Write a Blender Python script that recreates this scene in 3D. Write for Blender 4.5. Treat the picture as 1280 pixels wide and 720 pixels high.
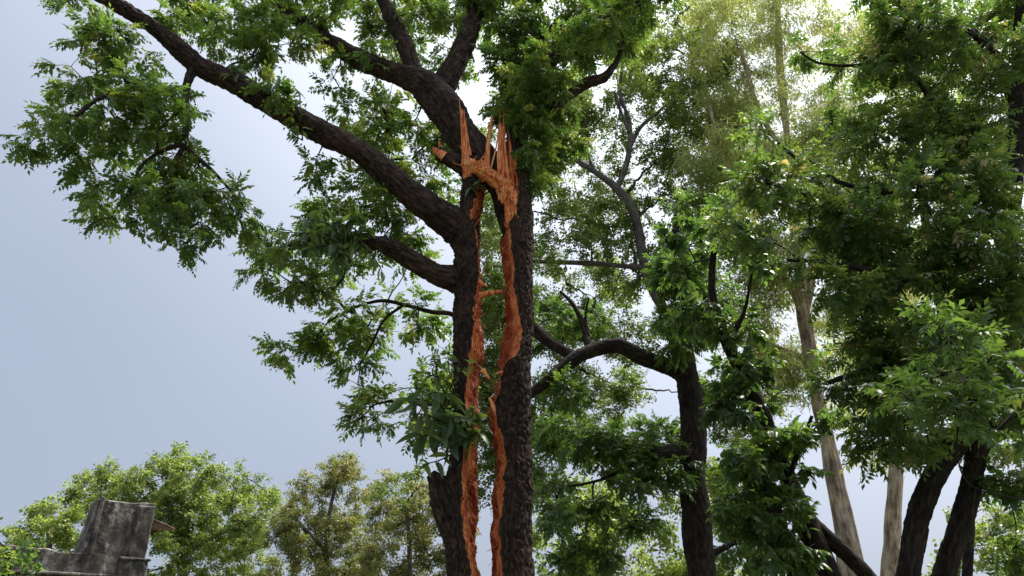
import bpy, bmesh, math, random
import numpy as np
from mathutils import Vector, Matrix
random.seed(7)
rng = np.random.default_rng(7)
R = math.radians
for o in list(bpy.data.objects):
    bpy.data.objects.remove(o)
scene = bpy.context.scene
COL = scene.collection

# ------------------------------------------------------------------ camera
PITCH = 25.0
FPX = 940.0                      # focal length in pixels of a 1280 wide frame
CAM = np.array((0.0, 0.0, 1.6))
cd = bpy.data.cameras.new('camera')
cd.sensor_width = 36.0
cd.lens = FPX / 1280 * 36.0
cd.clip_start = 0.1
cd.clip_end = 4000
cam = bpy.data.objects.new('camera', cd)
COL.objects.link(cam)
cam.location = CAM
cam.rotation_euler = (R(90 + PITCH), 0, 0)
scene.camera = cam

# ------------------------------------------------------------------ sky: thin bright overcast, sun veiled ahead and to the right
SUN_EL, SUN_AZ = 62.0, 50.0      # azimuth clockwise from the viewing direction (+Y)
S = Vector((math.sin(R(SUN_AZ)) * math.cos(R(SUN_EL)), math.cos(R(SUN_AZ)) * math.cos(R(SUN_EL)), math.sin(R(SUN_EL))))
w = bpy.data.worlds.new('World')
scene.world = w
w.use_nodes = True
nt = w.node_tree
nt.nodes.clear()
N = nt.nodes.new
def lk(a, b): nt.links.new(a, b)
sky = N('ShaderNodeTexSky'); sky.sky_type = 'NISHITA'; sky.sun_disc = False
sky.sun_elevation = R(SUN_EL); sky.sun_rotation = R(SUN_AZ); sky.dust_density = 4.0
tc = N('ShaderNodeTexCoord')
nrm = N('ShaderNodeVectorMath'); nrm.operation = 'NORMALIZE'
lk(tc.outputs['Generated'], nrm.inputs[0])
dot = N('ShaderNodeVectorMath'); dot.operation = 'DOT_PRODUCT'; dot.inputs[1].default_value = S
lk(nrm.outputs[0], dot.inputs[0])
mx = N('ShaderNodeMath'); mx.operation = 'MAXIMUM'; mx.inputs[1].default_value = 0.0
lk(dot.outputs['Value'], mx.inputs[0])
pw = N('ShaderNodeMath'); pw.operation = 'POWER'; pw.inputs[1].default_value = 4.0
lk(mx.outputs[0], pw.inputs[0])
cl = N('ShaderNodeTexNoise'); cl.inputs['Scale'].default_value = 2.2; cl.inputs['Detail'].default_value = 4
lk(nrm.outputs[0], cl.inputs['Vector'])
vr = N('ShaderNodeMapRange'); vr.inputs['To Min'].default_value = 0.93; vr.inputs['To Max'].default_value = 1.07
lk(cl.outputs['Fac'], vr.inputs['Value'])
glow = N('ShaderNodeVectorMath'); glow.operation = 'SCALE'; glow.inputs[0].default_value = (10.9, 11.1, 11.3)
lk(pw.outputs[0], glow.inputs['Scale'])
add = N('ShaderNodeVectorMath'); add.operation = 'ADD'; add.inputs[1].default_value = (2.08, 2.38, 3.03)
lk(glow.outputs[0], add.inputs[0])
var = N('ShaderNodeVectorMath'); var.operation = 'SCALE'
lk(add.outputs[0], var.inputs[0]); lk(vr.outputs[0], var.inputs['Scale'])
mixc = N('ShaderNodeMix'); mixc.data_type = 'RGBA'; mixc.inputs['Factor'].default_value = 0.9
lk(sky.outputs[0], mixc.inputs['A']); lk(var.outputs[0], mixc.inputs['B'])
bg = N('ShaderNodeBackground'); bg.inputs['Strength'].default_value = 0.1
lk(mixc.outputs['Result'], bg.inputs['Color'])
wo = N('ShaderNodeOutputWorld'); lk(bg.outputs[0], wo.inputs['Surface'])

sd = bpy.data.lights.new('sun', 'SUN')
sd.energy = 4.6; sd.angle = R(26); sd.color = (1.0, 0.95, 0.86)
so = bpy.data.objects.new('sun', sd); COL.objects.link(so)
so.rotation_euler = S.to_track_quat('Z', 'Y').to_euler()
so.location = (0, 0, 60)

scene.view_settings.view_transform = 'Standard'
scene.view_settings.look = 'None'
scene.view_settings.exposure = 1.05
scene.view_settings.gamma = 1.0
scene.cycles.max_bounces = 8
scene.cycles.transmission_bounces = 6

# ------------------------------------------------------------------ helpers: places in the world
CP, SP = math.cos(R(PITCH)), math.sin(R(PITCH))
def ray(px, py):
    x, y = (px - 640) / FPX, (360 - py) / FPX
    return np.array((x, CP - y * SP, SP + y * CP))
def at(px, py, Y):
    d = ray(px, py)
    return CAM + d * (Y / d[1])
def ppm(px, py, Y):                                # pixels per metre there
    return FPX * ray(px, py)[1] / Y
def proj(P):
    D = P - CAM
    z = D[..., 1] * CP + D[..., 2] * SP
    y = -D[..., 1] * SP + D[..., 2] * CP
    z = np.maximum(z, 0.05)
    return 640 + FPX * D[..., 0] / z, 360 - FPX * y / z, z

# ------------------------------------------------------------------ helpers: noise
def _h(i, j, k, s):
    n = (i.astype(np.int64) * 374761393 + j.astype(np.int64) * 668265263 + k.astype(np.int64) * 2147483647 + s * 1013904223)
    n = (n ^ (n >> 13)) * 1274126177
    n = n ^ (n >> 16)
    return (n & 0xffff) / 65535.0
def vnoise(P, seed=0):
    f = np.floor(P); t = P - f; t = t * t * (3 - 2 * t)
    i, j, k = f[..., 0], f[..., 1], f[..., 2]
    r = 0
    for a in (0, 1):
        for b in (0, 1):
            for c in (0, 1):
                wgt = (t[..., 0] if a else 1 - t[..., 0]) * (t[..., 1] if b else 1 - t[..., 1]) * (t[..., 2] if c else 1 - t[..., 2])
                r = r + wgt * _h(i + a, j + b, k + c, seed)
    return r
def fbm(P, seed=0, o=3):
    r, a = 0, 1.0
    for q in range(o):
        r = r + a * (vnoise(P * 2 ** q, seed + q) - 0.5); a *= 0.5
    return r
def worley_edge(P, seed=0):                        # distance to cell border (F2-F1)
    f = np.floor(P)
    d1 = np.full(P.shape[:-1], 9.0); d2 = d1.copy()
    for a in (-1, 0, 1):
        for b in (-1, 0, 1):
            for c in (-1, 0, 1):
                i, j, k = f[..., 0] + a, f[..., 1] + b, f[..., 2] + c
                q = np.stack((i + _h(i, j, k, seed), j + _h(i, j, k, seed + 5), k + _h(i, j, k, seed + 9)), -1)
                d = np.linalg.norm(P - q, axis=-1)
                d2 = np.minimum(d2, np.maximum(d, d1)); d1 = np.minimum(d1, d)
    return d2 - d1
def bark_relief(P, seed):                          # P in metres with the grain along z
    q = P * np.array((20.0, 20.0, 7.0)) + 1.1 * np.stack([fbm(P * 7, seed + s, 2) for s in (1, 2, 3)], -1)
    e = worley_edge(q, seed)
    return np.clip(e * 2.6, 0, 1) * 0.75 + fbm(P * np.array((40, 40, 16)), seed + 4, 2) * 0.55 - 0.4

# ------------------------------------------------------------------ helpers: meshes and objects
def mesh_from(name, V, F, mat, uv=None, smooth=True, attrs=None):
    """V (n,3); F (m,3) or (m,4) array"""
    V = np.asarray(V, dtype=np.float32); F = np.asarray(F, dtype=np.int32)
    m, k = F.shape
    me = bpy.data.meshes.new(name)
    me.vertices.add(len(V)); me.vertices.foreach_set('co', V.ravel())
    me.loops.add(m * k); me.loops.foreach_set('vertex_index', F.ravel())
    me.polygons.add(m); me.polygons.foreach_set('loop_start', np.arange(0, m * k, k, dtype=np.int32))
    me.polygons.foreach_set('use_smooth', np.full(m, smooth))
    if uv is not None:
        l = me.uv_layers.new(name='UVMap')
        l.data.foreach_set('uv', np.asarray(uv, dtype=np.float32).ravel())
    for a, val in (attrs or {}).items():
        at_ = me.attributes.new(a, 'FLOAT', 'POINT')
        at_.data.foreach_set('value', np.asarray(val, dtype=np.float32))
    me.update(calc_edges=True)
    me.materials.append(mat)
    return me
def obj(name, me, parent=None, loc=None):
    o = bpy.data.objects.new(name, me)
    COL.objects.link(o)
    if parent is not None: o.parent = parent
    if loc is not None: o.location = loc
    return o
def tag(o, label=None, cat=None, group=None, kind=None):
    if label: o['label'] = label
    if cat: o['category'] = cat
    if group: o['group'] = group
    if kind: o['kind'] = kind
    return o
def empty(name, loc):
    o = bpy.data.objects.new(name, None); COL.objects.link(o); o.location = loc
    o.empty_display_size = 0.3
    return o

def catmull(P, Rr, step):
    P = np.asarray(P, float); Rr = np.asarray(Rr, float)
    Q, q = [], []
    n = len(P)
    for i in range(n - 1):
        p0, p1, p2, p3 = P[max(i - 1, 0)], P[i], P[i + 1], P[min(i + 2, n - 1)]
        k = max(2, int(np.linalg.norm(p2 - p1) / step))
        for t in np.arange(k) / k:
            Q.append(0.5 * ((2 * p1) + (-p0 + p2) * t + (2 * p0 - 5 * p1 + 4 * p2 - p3) * t * t + (-p0 + 3 * p1 - 3 * p2 + p3) * t ** 3))
            q.append(Rr[i] * (1 - t) + Rr[i + 1] * t)
    Q.append(P[-1]); q.append(Rr[-1])
    return np.array(Q), np.array(q)

def frames(P):
    T = np.gradient(P, axis=0); T /= np.linalg.norm(T, axis=1)[:, None] + 1e-9
    A = np.zeros_like(P); 
    v = np.array((0, 1, 0.0)) if abs(T[0][1]) < 0.9 else np.array((1.0, 0, 0))
    for i in range(len(P)):
        v = v - T[i] * v.dot(T[i]); v /= np.linalg.norm(v) + 1e-9
        A[i] = v
    return T, A, np.cross(T, A)

def tube(P, Rr, seg=12, amp=0.0, seed=0, cap=True, lump=0.0):
    """smooth tapered tube with bark relief; returns V, F(quads), uv per loop"""
    P = np.asarray(P); Rr = np.asarray(Rr)
    T, A, B = frames(P)
    n = len(P)
    th = np.linspace(0, 2 * math.pi, seg, endpoint=False)
    L = np.concatenate(([0], np.cumsum(np.linalg.norm(np.diff(P, axis=0), axis=1))))
    c, s = np.cos(th), np.sin(th)
    rad = np.repeat(Rr[:, None], seg, 1)
    if amp or lump:
        Q = np.stack((c[None] * rad, s[None] * rad, np.repeat(L[:, None], seg, 1)), -1)
        if lump: rad = rad * (1 + lump * fbm(Q * np.array((3.5, 3.5, 1.6)) + seed * 3.1, seed, 2))
        if amp: rad = rad + amp * np.minimum(1, rad / 0.1) * bark_relief(Q + seed * 1.7, seed)
    V = P[:, None] + A[:, None] * (c[None] * rad)[..., None] + B[:, None] * (s[None] * rad)[..., None]
    V = V.reshape(-1, 3)
    i = np.arange(n - 1)[:, None] * seg; j = np.arange(seg)[None]; j2 = (j + 1) % seg
    F = np.stack((i + j, i + j2, i + seg + j2, i + seg + j), -1).reshape(-1, 4)
    u0 = th[None] * np.mean(Rr); u1 = (th + 2 * math.pi / seg)[None] * np.mean(Rr)
    z = np.zeros((n - 1, seg))
    uv = np.stack((np.stack((z + u0, z + L[:-1, None]), -1), np.stack((z + u1, z + L[:-1, None]), -1),
                   np.stack((z + u1, z + L[1:, None]), -1), np.stack((z + u0, z + L[1:, None]), -1)), 2).reshape(-1, 2)
    if cap:
        V = np.vstack((V, P[0], P[-1]))
        a = np.arange(seg); b = (a + 1) % seg
        F = np.vstack((F, np.stack((b, a, np.full(seg, n * seg), np.full(seg, n * seg)), -1)[:, [0, 1, 2, 2]][:0],))
        # caps as degenerate-free quads: pair neighbouring triangles
        capf = []
        for base, cidx, flip in ((0, n * seg, True), ((n - 1) * seg, n * seg + 1, False)):
            for k in range(0, seg - 1, 2):
                q = [base + k, base + k + 1, base + (k + 2) % seg, cidx]
                capf.append(q[::-1] if flip else q)
            if seg % 2:
                pass
        F = np.vstack((F, np.array(capf)))
        uv = np.vstack((uv, np.zeros((len(capf) * 4, 2))))
    return V, F, uv

class Soup:                                         # many small meshes joined in one
    def __init__(s): s.V, s.F, s.U, s.n = [], [], [], 0
    def add(s, V, F, uv):
        s.V.append(V); s.F.append(F + s.n); s.U.append(uv); s.n += len(V)
    def mesh(s, name, mat, base):
        return mesh_from(name, np.vstack(s.V) - base, np.vstack(s.F), mat, np.vstack(s.U))

# ------------------------------------------------------------------ materials
def mat_new(name):
    m = bpy.data.materials.new(name); m.use_nodes = True
    t = m.node_tree; t.nodes.clear()
    out = t.nodes.new('ShaderNodeOutputMaterial')
    return m, t, out
def ramp(t, fac, stops):
    r = t.nodes.new('ShaderNodeValToRGB')
    e = r.color_ramp.elements
    while len(e) > 1: e.remove(e[-1])
    for k, (p, c) in enumerate(stops):
        x = e[0] if k == 0 else e.new(p)
        x.position = p; x.color = (*c, 1)
    t.links.new(fac, r.inputs['Fac'])
    return r.outputs['Color']
def mat_leaf(name, stops, rough=0.33, trans=0.35, tcol=1.75):
    m, t, out = mat_new(name)
    a = t.nodes.new('ShaderNodeAttribute'); a.attribute_name = 'tint'
    oi = t.nodes.new('ShaderNodeObjectInfo')
    q = t.nodes.new('ShaderNodeMath'); q.operation = 'MULTIPLY_ADD'; q.inputs[1].default_value = 0.25
    t.links.new(oi.outputs['Random'], q.inputs[0]); t.links.new(a.outputs['Fac'], q.inputs[2])
    s = t.nodes.new('ShaderNodeMath'); s.operation = 'SUBTRACT'; s.inputs[1].default_value = 0.125
    t.links.new(q.outputs[0], s.inputs[0])
    c = ramp(t, s.outputs[0], stops)
    geo = t.nodes.new('ShaderNodeNewGeometry')
    # the underside of a leaf is paler and duller
    und = t.nodes.new('ShaderNodeMix'); und.data_type = 'RGBA'; und.blend_type = 'MIX'
    und.inputs['B'].default_value = (0.13, 0.17, 0.09, 1)
    k = t.nodes.new('ShaderNodeMath'); k.operation = 'MULTIPLY'; k.inputs[1].default_value = 0.22
    t.links.new(geo.outputs['Backfacing'], k.inputs[0]); t.links.new(k.outputs[0], und.inputs['Factor'])
    t.links.new(c, und.inputs['A'])
    p = t.nodes.new('ShaderNodeBsdfPrincipled')
    p.inputs['Roughness'].default_value = rough
    p.inputs['Specular IOR Level'].default_value = 0.5
    t.links.new(und.outputs['Result'], p.inputs['Base Color'])
    tr = t.nodes.new('ShaderNodeBsdfTranslucent')
    sc = t.nodes.new('ShaderNodeMix'); sc.data_type = 'RGBA'; sc.blend_type = 'MULTIPLY'; sc.inputs['Factor'].default_value = 1
    sc.inputs['B'].default_value = (tcol * 1.25, tcol * 1.2, tcol * 0.55, 1)
    t.links.new(c, sc.inputs['A']); t.links.new(sc.outputs['Result'], tr.inputs['Color'])
    mix = t.nodes.new('ShaderNodeMixShader'); mix.inputs['Fac'].default_value = trans
    t.links.new(p.outputs[0], mix.inputs[1]); t.links.new(tr.outputs[0], mix.inputs[2])
    t.links.new(mix.outputs[0], out.inputs['Surface'])
    return m
def mat_bark(name, c0, c1, c2, su=24, sv=5.5, bump=0.9, rough=0.9, spots=None, peel=False):
    m, t, out = mat_new(name)
    uv = t.nodes.new('ShaderNodeUVMap')
    mp = t.nodes.new('ShaderNodeMapping'); mp.inputs['Scale'].default_value = (su, sv, 1)
    t.links.new(uv.outputs[0], mp.inputs['Vector'])
    n1 = t.nodes.new('ShaderNodeTexNoise'); n1.inputs['Scale'].default_value = 1.0; n1.inputs['Detail'].default_value = 6; n1.inputs['Roughness'].default_value = 0.65
    t.links.new(mp.outputs[0], n1.inputs['Vector'])
    tc = t.nodes.new('ShaderNodeTexCoord')
    n2 = t.nodes.new('ShaderNodeTexNoise'); n2.inputs['Scale'].default_value = 2.3; n2.inputs['Detail'].default_value = 5
    t.links.new(tc.outputs['Object'], n2.inputs['Vector'])
    c = ramp(t, n1.outputs['Fac'], ((0.38, c0), (0.5, c1), (0.64, c2)))
    mixc = t.nodes.new('ShaderNodeMix'); mixc.data_type = 'RGBA'; mixc.blend_type = 'MULTIPLY'; mixc.inputs['Factor'].default_value = 0.8
    c3 = ramp(t, n2.outputs['Fac'], ((0.35, (0.55, 0.5, 0.5)), (0.5, (1, 1, 1)), (0.65, (1.35, 1.3, 1.15))))
    t.links.new(c, mixc.inputs['A']); t.links.new(c3, mixc.inputs['B'])
    col = mixc.outputs['Result']
    if spots:                                       # lichen flecks
        vo = t.nodes.new('ShaderNodeTexNoise'); vo.inputs['Scale'].default_value = 19; vo.inputs['Detail'].default_value = 3
        t.links.new(tc.outputs['Object'], vo.inputs['Vector'])
        f = ramp(t, vo.outputs['Fac'], ((0.60, (0, 0, 0)), (0.70, (0.65, 0.65, 0.65))))
        mm = t.nodes.new('ShaderNodeMix'); mm.data_type = 'RGBA'; mm.inputs['B'].default_value = (*spots, 1)
        t.links.new(f, mm.inputs['Factor']); t.links.new(col, mm.inputs['A']); col = mm.outputs['Result']
    p = t.nodes.new('ShaderNodeBsdfPrincipled'); p.inputs['Roughness'].default_value = rough
    p.inputs['Specular IOR Level'].default_value = 0.25
    t.links.new(col, p.inputs['Base Color'])
    b = t.nodes.new('ShaderNodeBump'); b.inputs['Strength'].default_value = bump; b.inputs['Distance'].default_value = 0.05
    t.links.new(n1.outputs['Fac'], b.inputs['Height']); t.links.new(b.outputs[0], p.inputs['Normal'])
    t.links.new(p.outputs[0], out.inputs['Surface'])
    return m
def mat_wood(name):
    m, t, out = mat_new(name)
    tc = t.nodes.new('ShaderNodeTexCoord')
    mp = t.nodes.new('ShaderNodeMapping'); mp.inputs['Scale'].default_value = (60, 60, 3.6)
    t.links.new(tc.outputs['Object'], mp.inputs['Vector'])
    n1 = t.nodes.new('ShaderNodeTexNoise'); n1.inputs['Scale'].default_value = 1.0; n1.inputs['Detail'].default_value = 5; n1.inputs['Distortion'].default_value = 0.6
    t.links.new(mp.outputs[0], n1.inputs['Vector'])
    n2 = t.nodes.new('ShaderNodeTexNoise'); n2.inputs['Scale'].default_value = 5; n2.inputs['Detail'].default_value = 4
    t.links.new(tc.outputs['Object'], n2.inputs['Vector'])
    ad = t.nodes.new('ShaderNodeMath'); ad.operation = 'MULTIPLY_ADD'; ad.inputs[1].default_value = 0.5
    t.links.new(n2.outputs['Fac'], ad.inputs[0]); t.links.new(n1.outputs['Fac'], ad.inputs[2])
    c = ramp(t, ad.outputs[0], ((0.58, (0.22, 0.036, 0.018)), (0.69, (0.64, 0.155, 0.050)), (0.79, (0.82, 0.28, 0.09)), (0.92, (0.88, 0.50, 0.25))))
    ht = t.nodes.new('ShaderNodeAttribute'); ht.attribute_name = 'heart'
    hm = t.nodes.new('ShaderNodeMath'); hm.operation = 'MULTIPLY_ADD'; hm.inputs[1].default_value = 1.6; hm.use_clamp = True
    hs = t.nodes.new('ShaderNodeMath'); hs.operation = 'SUBTRACT'; hs.inputs[1].default_value = 0.85
    t.links.new(n1.outputs['Fac'], hm.inputs[0]); t.links.new(ht.outputs['Fac'], hs.inputs[0]); t.links.new(hs.outputs[0], hm.inputs[2])
    hc = t.nodes.new('ShaderNodeMix'); hc.data_type = 'RGBA'; hc.blend_type = 'MULTIPLY'; hc.inputs['B'].default_value = (0.40, 0.26, 0.27, 1)
    t.links.new(hm.outputs[0], hc.inputs['Factor']); t.links.new(c, hc.inputs['A']); c = hc.outputs['Result']
    p = t.nodes.new('ShaderNodeBsdfPrincipled'); p.inputs['Roughness'].default_value = 0.75
    p.inputs['Specular IOR Level'].default_value = 0.3
    t.links.new(c, p.inputs['Base Color'])
    b = t.nodes.new('ShaderNodeBump'); b.inputs['Strength'].default_value = 0.8; b.inputs['Distance'].default_value = 0.02
    t.links.new(n1.outputs['Fac'], b.inputs['Height']); t.links.new(b.outputs[0], p.inputs['Normal'])
    t.links.new(p.outputs[0], out.inputs['Surface'])
    return m
def mat_concrete(name):
    m, t, out = mat_new(name)
    tc = t.nodes.new('ShaderNodeTexCoord')
    def noise(sc, scale, det=5, rough=0.6):
        mp = t.nodes.new('ShaderNodeMapping'); mp.inputs['Scale'].default_value = sc
        t.links.new(tc.outputs['Object'], mp.inputs['Vector'])
        n = t.nodes.new('ShaderNodeTexNoise'); n.inputs['Scale'].default_value = scale; n.inputs['Detail'].default_value = det; n.inputs['Roughness'].default_value = rough
        t.links.new(mp.outputs[0], n.inputs['Vector']); return n.outputs['Fac']
    a = noise((1, 1, 0.6), 3.2, 7, 0.7); b_ = noise((1, 1, 1), 14, 5); w_ = noise((1, 1, 0.55), 2.1, 6, 0.7)
    c = ramp(t, a, ((0.36, (0.030, 0.025, 0.023)), (0.5, (0.085, 0.072, 0.065)), (0.64, (0.22, 0.19, 0.168))))
    mm = t.nodes.new('ShaderNodeMix'); mm.data_type = 'RGBA'; mm.blend_type = 'MULTIPLY'; mm.inputs['Factor'].default_value = 0.6
    t.links.new(c, mm.inputs['A']); t.links.new(ramp(t, b_, ((0.3, (0.5, 0.5, 0.5)), (0.7, (1.4, 1.4, 1.4)))), mm.inputs['B'])
    wh = t.nodes.new('ShaderNodeMix'); wh.data_type = 'RGBA'; wh.inputs['B'].default_value = (0.42, 0.41, 0.40, 1)
    t.links.new(ramp(t, w_, ((0.54, (0, 0, 0)), (0.63, (0.8, 0.8, 0.8)))), wh.inputs['Factor']); t.links.new(mm.outputs['Result'], wh.inputs['A'])
    p = t.nodes.new('ShaderNodeBsdfPrincipled'); p.inputs['Roughness'].default_value = 0.92
    t.links.new(wh.outputs['Result'], p.inputs['Base Color'])
    b = t.nodes.new('ShaderNodeBump'); b.inputs['Strength'].default_value = 0.5; b.inputs['Distance'].default_value = 0.03
    t.links.new(b_, b.inputs['Height']); t.links.new(b.outputs[0], p.inputs['Normal'])
    t.links.new(p.outputs[0], out.inputs['Surface'])
    return m
def mat_plain(name, c0, c1, scale=8, rough=0.9):
    m, t, out = mat_new(name)
    tc = t.nodes.new('ShaderNodeTexCoord')
    n = t.nodes.new('ShaderNodeTexNoise'); n.inputs['Scale'].default_value = scale; n.inputs['Detail'].default_value = 6
    t.links.new(tc.outputs['Object'], n.inputs['Vector'])
    p = t.nodes.new('ShaderNodeBsdfPrincipled'); p.inputs['Roughness'].default_value = rough
    t.links.new(ramp(t, n.outputs['Fac'], ((0.35, c0), (0.65, c1))), p.inputs['Base Color'])
    b = t.nodes.new('ShaderNodeBump'); b.inputs['Strength'].default_value = 0.4; b.inputs['Distance'].default_value = 0.04
    t.links.new(n.outputs['Fac'], b.inputs['Height']); t.links.new(b.outputs[0], p.inputs['Normal'])
    t.links.new(p.outputs[0], out.inputs['Surface'])
    return m

M = {}
M['bark'] = mat_bark('dark_fissured_bark', (0.010, 0.006, 0.005), (0.032, 0.019, 0.015), (0.080, 0.054, 0.042), spots=(0.10, 0.095, 0.07))
M['bark2'] = mat_bark('black_bark', (0.010, 0.008, 0.007), (0.024, 0.018, 0.015), (0.06, 0.047, 0.038))
M['bark3'] = mat_bark('grey_bark', (0.05, 0.042, 0.038), (0.10, 0.088, 0.078), (0.17, 0.15, 0.135), bump=0.4)
M['gum'] = mat_bark('pale_peeling_gum_bark', (0.13, 0.085, 0.06), (0.36, 0.28, 0.21), (0.56, 0.48, 0.39), su=7, sv=1.1, bump=0.15, rough=0.7)
M['wood'] = mat_wood('raw_red_wood')
M['concrete'] = mat_concrete('weathered_concrete')
M['slab'] = mat_plain('rusty_slab', (0.10, 0.062, 0.048), (0.22, 0.14, 0.11), 6)
M['ground'] = mat_plain('grassy_earth', (0.05, 0.07, 0.025), (0.12, 0.10, 0.06), 1.2)
G = lambda *s: tuple(s)
M['leaf'] = mat_leaf('glossy_green_leaf', ((0.0, (0.036, 0.080, 0.028)), (0.5, (0.072, 0.135, 0.038)), (0.8, (0.12, 0.185, 0.045)), (1.0, (0.20, 0.21, 0.06))), trans=0.52)
M['leaf_big'] = mat_leaf('broad_shoot_leaf', ((0.0, (0.04, 0.085, 0.045)), (0.45, (0.07, 0.125, 0.055)), (0.8, (0.14, 0.21, 0.06)), (1.0, (0.24, 0.30, 0.09))), trans=0.35)
M['leaf_light'] = mat_leaf('light_green_leaf', ((0.0, (0.055, 0.095, 0.03)), (0.5, (0.095, 0.15, 0.042)), (1.0, (0.17, 0.20, 0.06))), trans=0.5)
M['leaf_right'] = mat_leaf('shade_tree_leaf', ((0.0, (0.03, 0.062, 0.026)), (0.5, (0.062, 0.118, 0.036)), (0.8, (0.11, 0.17, 0.05)), (0.95, (0.17, 0.19, 0.07)), (1.0, (0.32, 0.28, 0.19))), trans=0.52)
M['leaf_dome'] = mat_leaf('feathery_bright_leaf', ((0.0, (0.08, 0.12, 0.04)), (0.5, (0.14, 0.195, 0.062)), (1.0, (0.20, 0.255, 0.095))), trans=0.52)
M['leaf_brown'] = mat_leaf('olive_brown_leaf', ((0.0, (0.06, 0.095, 0.03)), (0.5, (0.115, 0.145, 0.05)), (1.0, (0.21, 0.18, 0.085))), trans=0.45)
M['leaf_gum'] = mat_leaf('grey_green_gum_leaf', ((0.0, (0.15, 0.19, 0.09)), (0.5, (0.25, 0.29, 0.15)), (1.0, (0.34, 0.35, 0.21))), trans=0.6)

# ------------------------------------------------------------------ leaf meshes
def blade(L, W, droop, fold, segs=3):
    """a folded, drooping leaf along +x; returns V, T(tris)"""
    if segs == 1:                                  # small far leaf: two faces folded along the midrib
        return np.array(((0, 0, 0), (L * 0.45, -W * 0.5, fold * W * 0.5), (L, 0, -droop * L), (L * 0.45, W * 0.5, fold * W * 0.5)), float), np.array(((0, 1, 2), (0, 2, 3)))
    xs = np.linspace(0, 1, segs + 1)
    V = [(0, 0, 0)]; T = []
    for k in range(1, segs):
        x = xs[k]
        hw = W * 0.5 * (math.sin(math.pi * x ** 0.8) ** 0.8)
        zc = -droop * L * x * x
        V += [(L * x, hw, zc + fold * hw), (L * x, 0, zc), (L * x, -hw, zc + fold * hw)]
    V.append((L, 0, -droop * L))
    tip = len(V) - 1
    T += [(0, 2, 1), (0, 3, 2)]
    for k in range(segs - 2):
        a = 1 + 3 * k; b = a + 3
        T += [(a, a + 1, b), (a + 1, b + 1, b), (a + 1, a + 2, b + 1), (a + 2, b + 2, b + 1)]
    a = 1 + 3 * (segs - 2)
    T += [(a, a + 1, tip), (a + 1, a + 2, tip)]
    return np.array(V, float), np.array(T)
def rot(ax, a):
    return np.array(Matrix.Rotation(a, 3, ax))
def compound(rs, pairs, Lr, Lf, Wf, segs=3, spread=58, hang=0.35):
    V, T, K = [], [], []
    n = 0
    def put(v, t, tint):
        nonlocal n
        V.append(v); T.append(t + n); K.append(np.full(len(v), tint)); n += len(v)
    for k in range(pairs + 1):
        f = 0.25 + 0.75 * k / pairs
        base = np.array((Lr * f, 0, -0.30 * Lr * f * f))
        for sd_ in ((-1, 1) if k < pairs else (0,)):
            s = rs.uniform(0.8, 1.12) * (0.8 + 0.4 * math.sin(math.pi * min(f, 0.95)))
            v, t = blade(Lf * s, Wf * s, rs.uniform(0.1, 0.4), rs.uniform(0.1, 0.45), segs)
            v = v @ rot('X', rs.normal(0, 0.35)).T @ rot('Y', hang + rs.normal(0, 0.22)).T @ rot('Z', sd_ * R(spread + rs.normal(0, 9))).T
            put(v + base, t, np.clip(rs.normal(0, 0.09), -0.3, 0.3))
    # the stalk
    w_ = 0.0035
    pts = [np.array((Lr * f, 0, -0.30 * Lr * f * f)) for f in (0, 0.5, 1)]
    v = np.array([pts[0] + (0, w_, 0), pts[0] - (0, w_, 0), pts[1] + (0, w_, 0), pts[1] - (0, w_, 0), pts[2]])
    put(v, np.array(((0, 1, 3), (0, 3, 2), (2, 3, 4))), 0.1)
    return np.vstack(V), np.vstack(T), np.concatenate(K)
def tuft(rs, n, Lf, Wf, size, hang=0.2, segs=1):
    """a spray of small simple leaves round a twig end"""
    V, T, K = [], [], []; m = 0
    for k in range(n):
        v, t = blade(Lf * rs.uniform(0.7, 1.2), Wf * rs.uniform(0.8, 1.2), rs.uniform(0, 0.3), rs.uniform(0.05, 0.3), segs)
        v = v @ rot('X', rs.normal(0, 0.6)).T @ rot('Y', hang + rs.normal(0, 0.45)).T @ rot('Z', rs.uniform(-2.2, 2.2)).T
        p = np.array((rs.uniform(0, size), rs.normal(0, size * 0.22), rs.normal(0, size * 0.16)))
        V.append(v + p); T.append(t + m); K.append(np.full(len(v), np.clip(rs.normal(0, 0.12), -0.35, 0.35))); m += len(v)
    return np.vstack(V), np.vstack(T), np.concatenate(K)
def tri_area(V, T):
    a, b, c = V[T[:, 0]], V[T[:, 1]], V[T[:, 2]]
    return 0.5 * np.linalg.norm(np.cross(b - a, c - a), axis=1).sum()

class LeafKind:
    def __init__(s, variants, up=0.2):
        s.v = variants; s.area = np.mean([tri_area(v[0], v[1]) for v in variants]); s.up = up
        s.meshes = {}
    def mesh(s, k, mat):
        if k not in s.meshes:
            V, T, K = s.v[k]
            s.meshes[k] = mesh_from('leaf', V, T, mat, smooth=True, attrs={'tint': 0.5 + K})
        return s.meshes[k]
rs = np.random.default_rng(11)
mk = lambda n, f: [f() for _ in range(n)]
KIND = {
    'pinnate': lambda: LeafKind(mk(6, lambda: compound(rs, 6, 0.28, 0.088, 0.042, 2))),
    'pinnate_fine': lambda: LeafKind(mk(6, lambda: compound(rs, 6, 0.28, 0.086, 0.040, 2))),
    'pinnate_near': lambda: LeafKind(mk(6, lambda: compound(rs, 5, 0.24, 0.088, 0.038, 2, 62, 0.3))),
    'creeper': lambda: LeafKind(mk(6, lambda: compound(rs, 4, 0.22, 0.125, 0.055, 3, 62, 0.35))),
    'small': lambda: LeafKind(mk(6, lambda: tuft(rs, 18, 0.125, 0.066, 0.40))),
    'far': lambda: LeafKind(mk(6, lambda: tuft(rs, 24, 0.165, 0.11, 0.6))),
    'gum': lambda: LeafKind(mk(6, lambda: tuft(rs, 12, 0.24, 0.035, 0.5, hang=1.0))),
}

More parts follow.
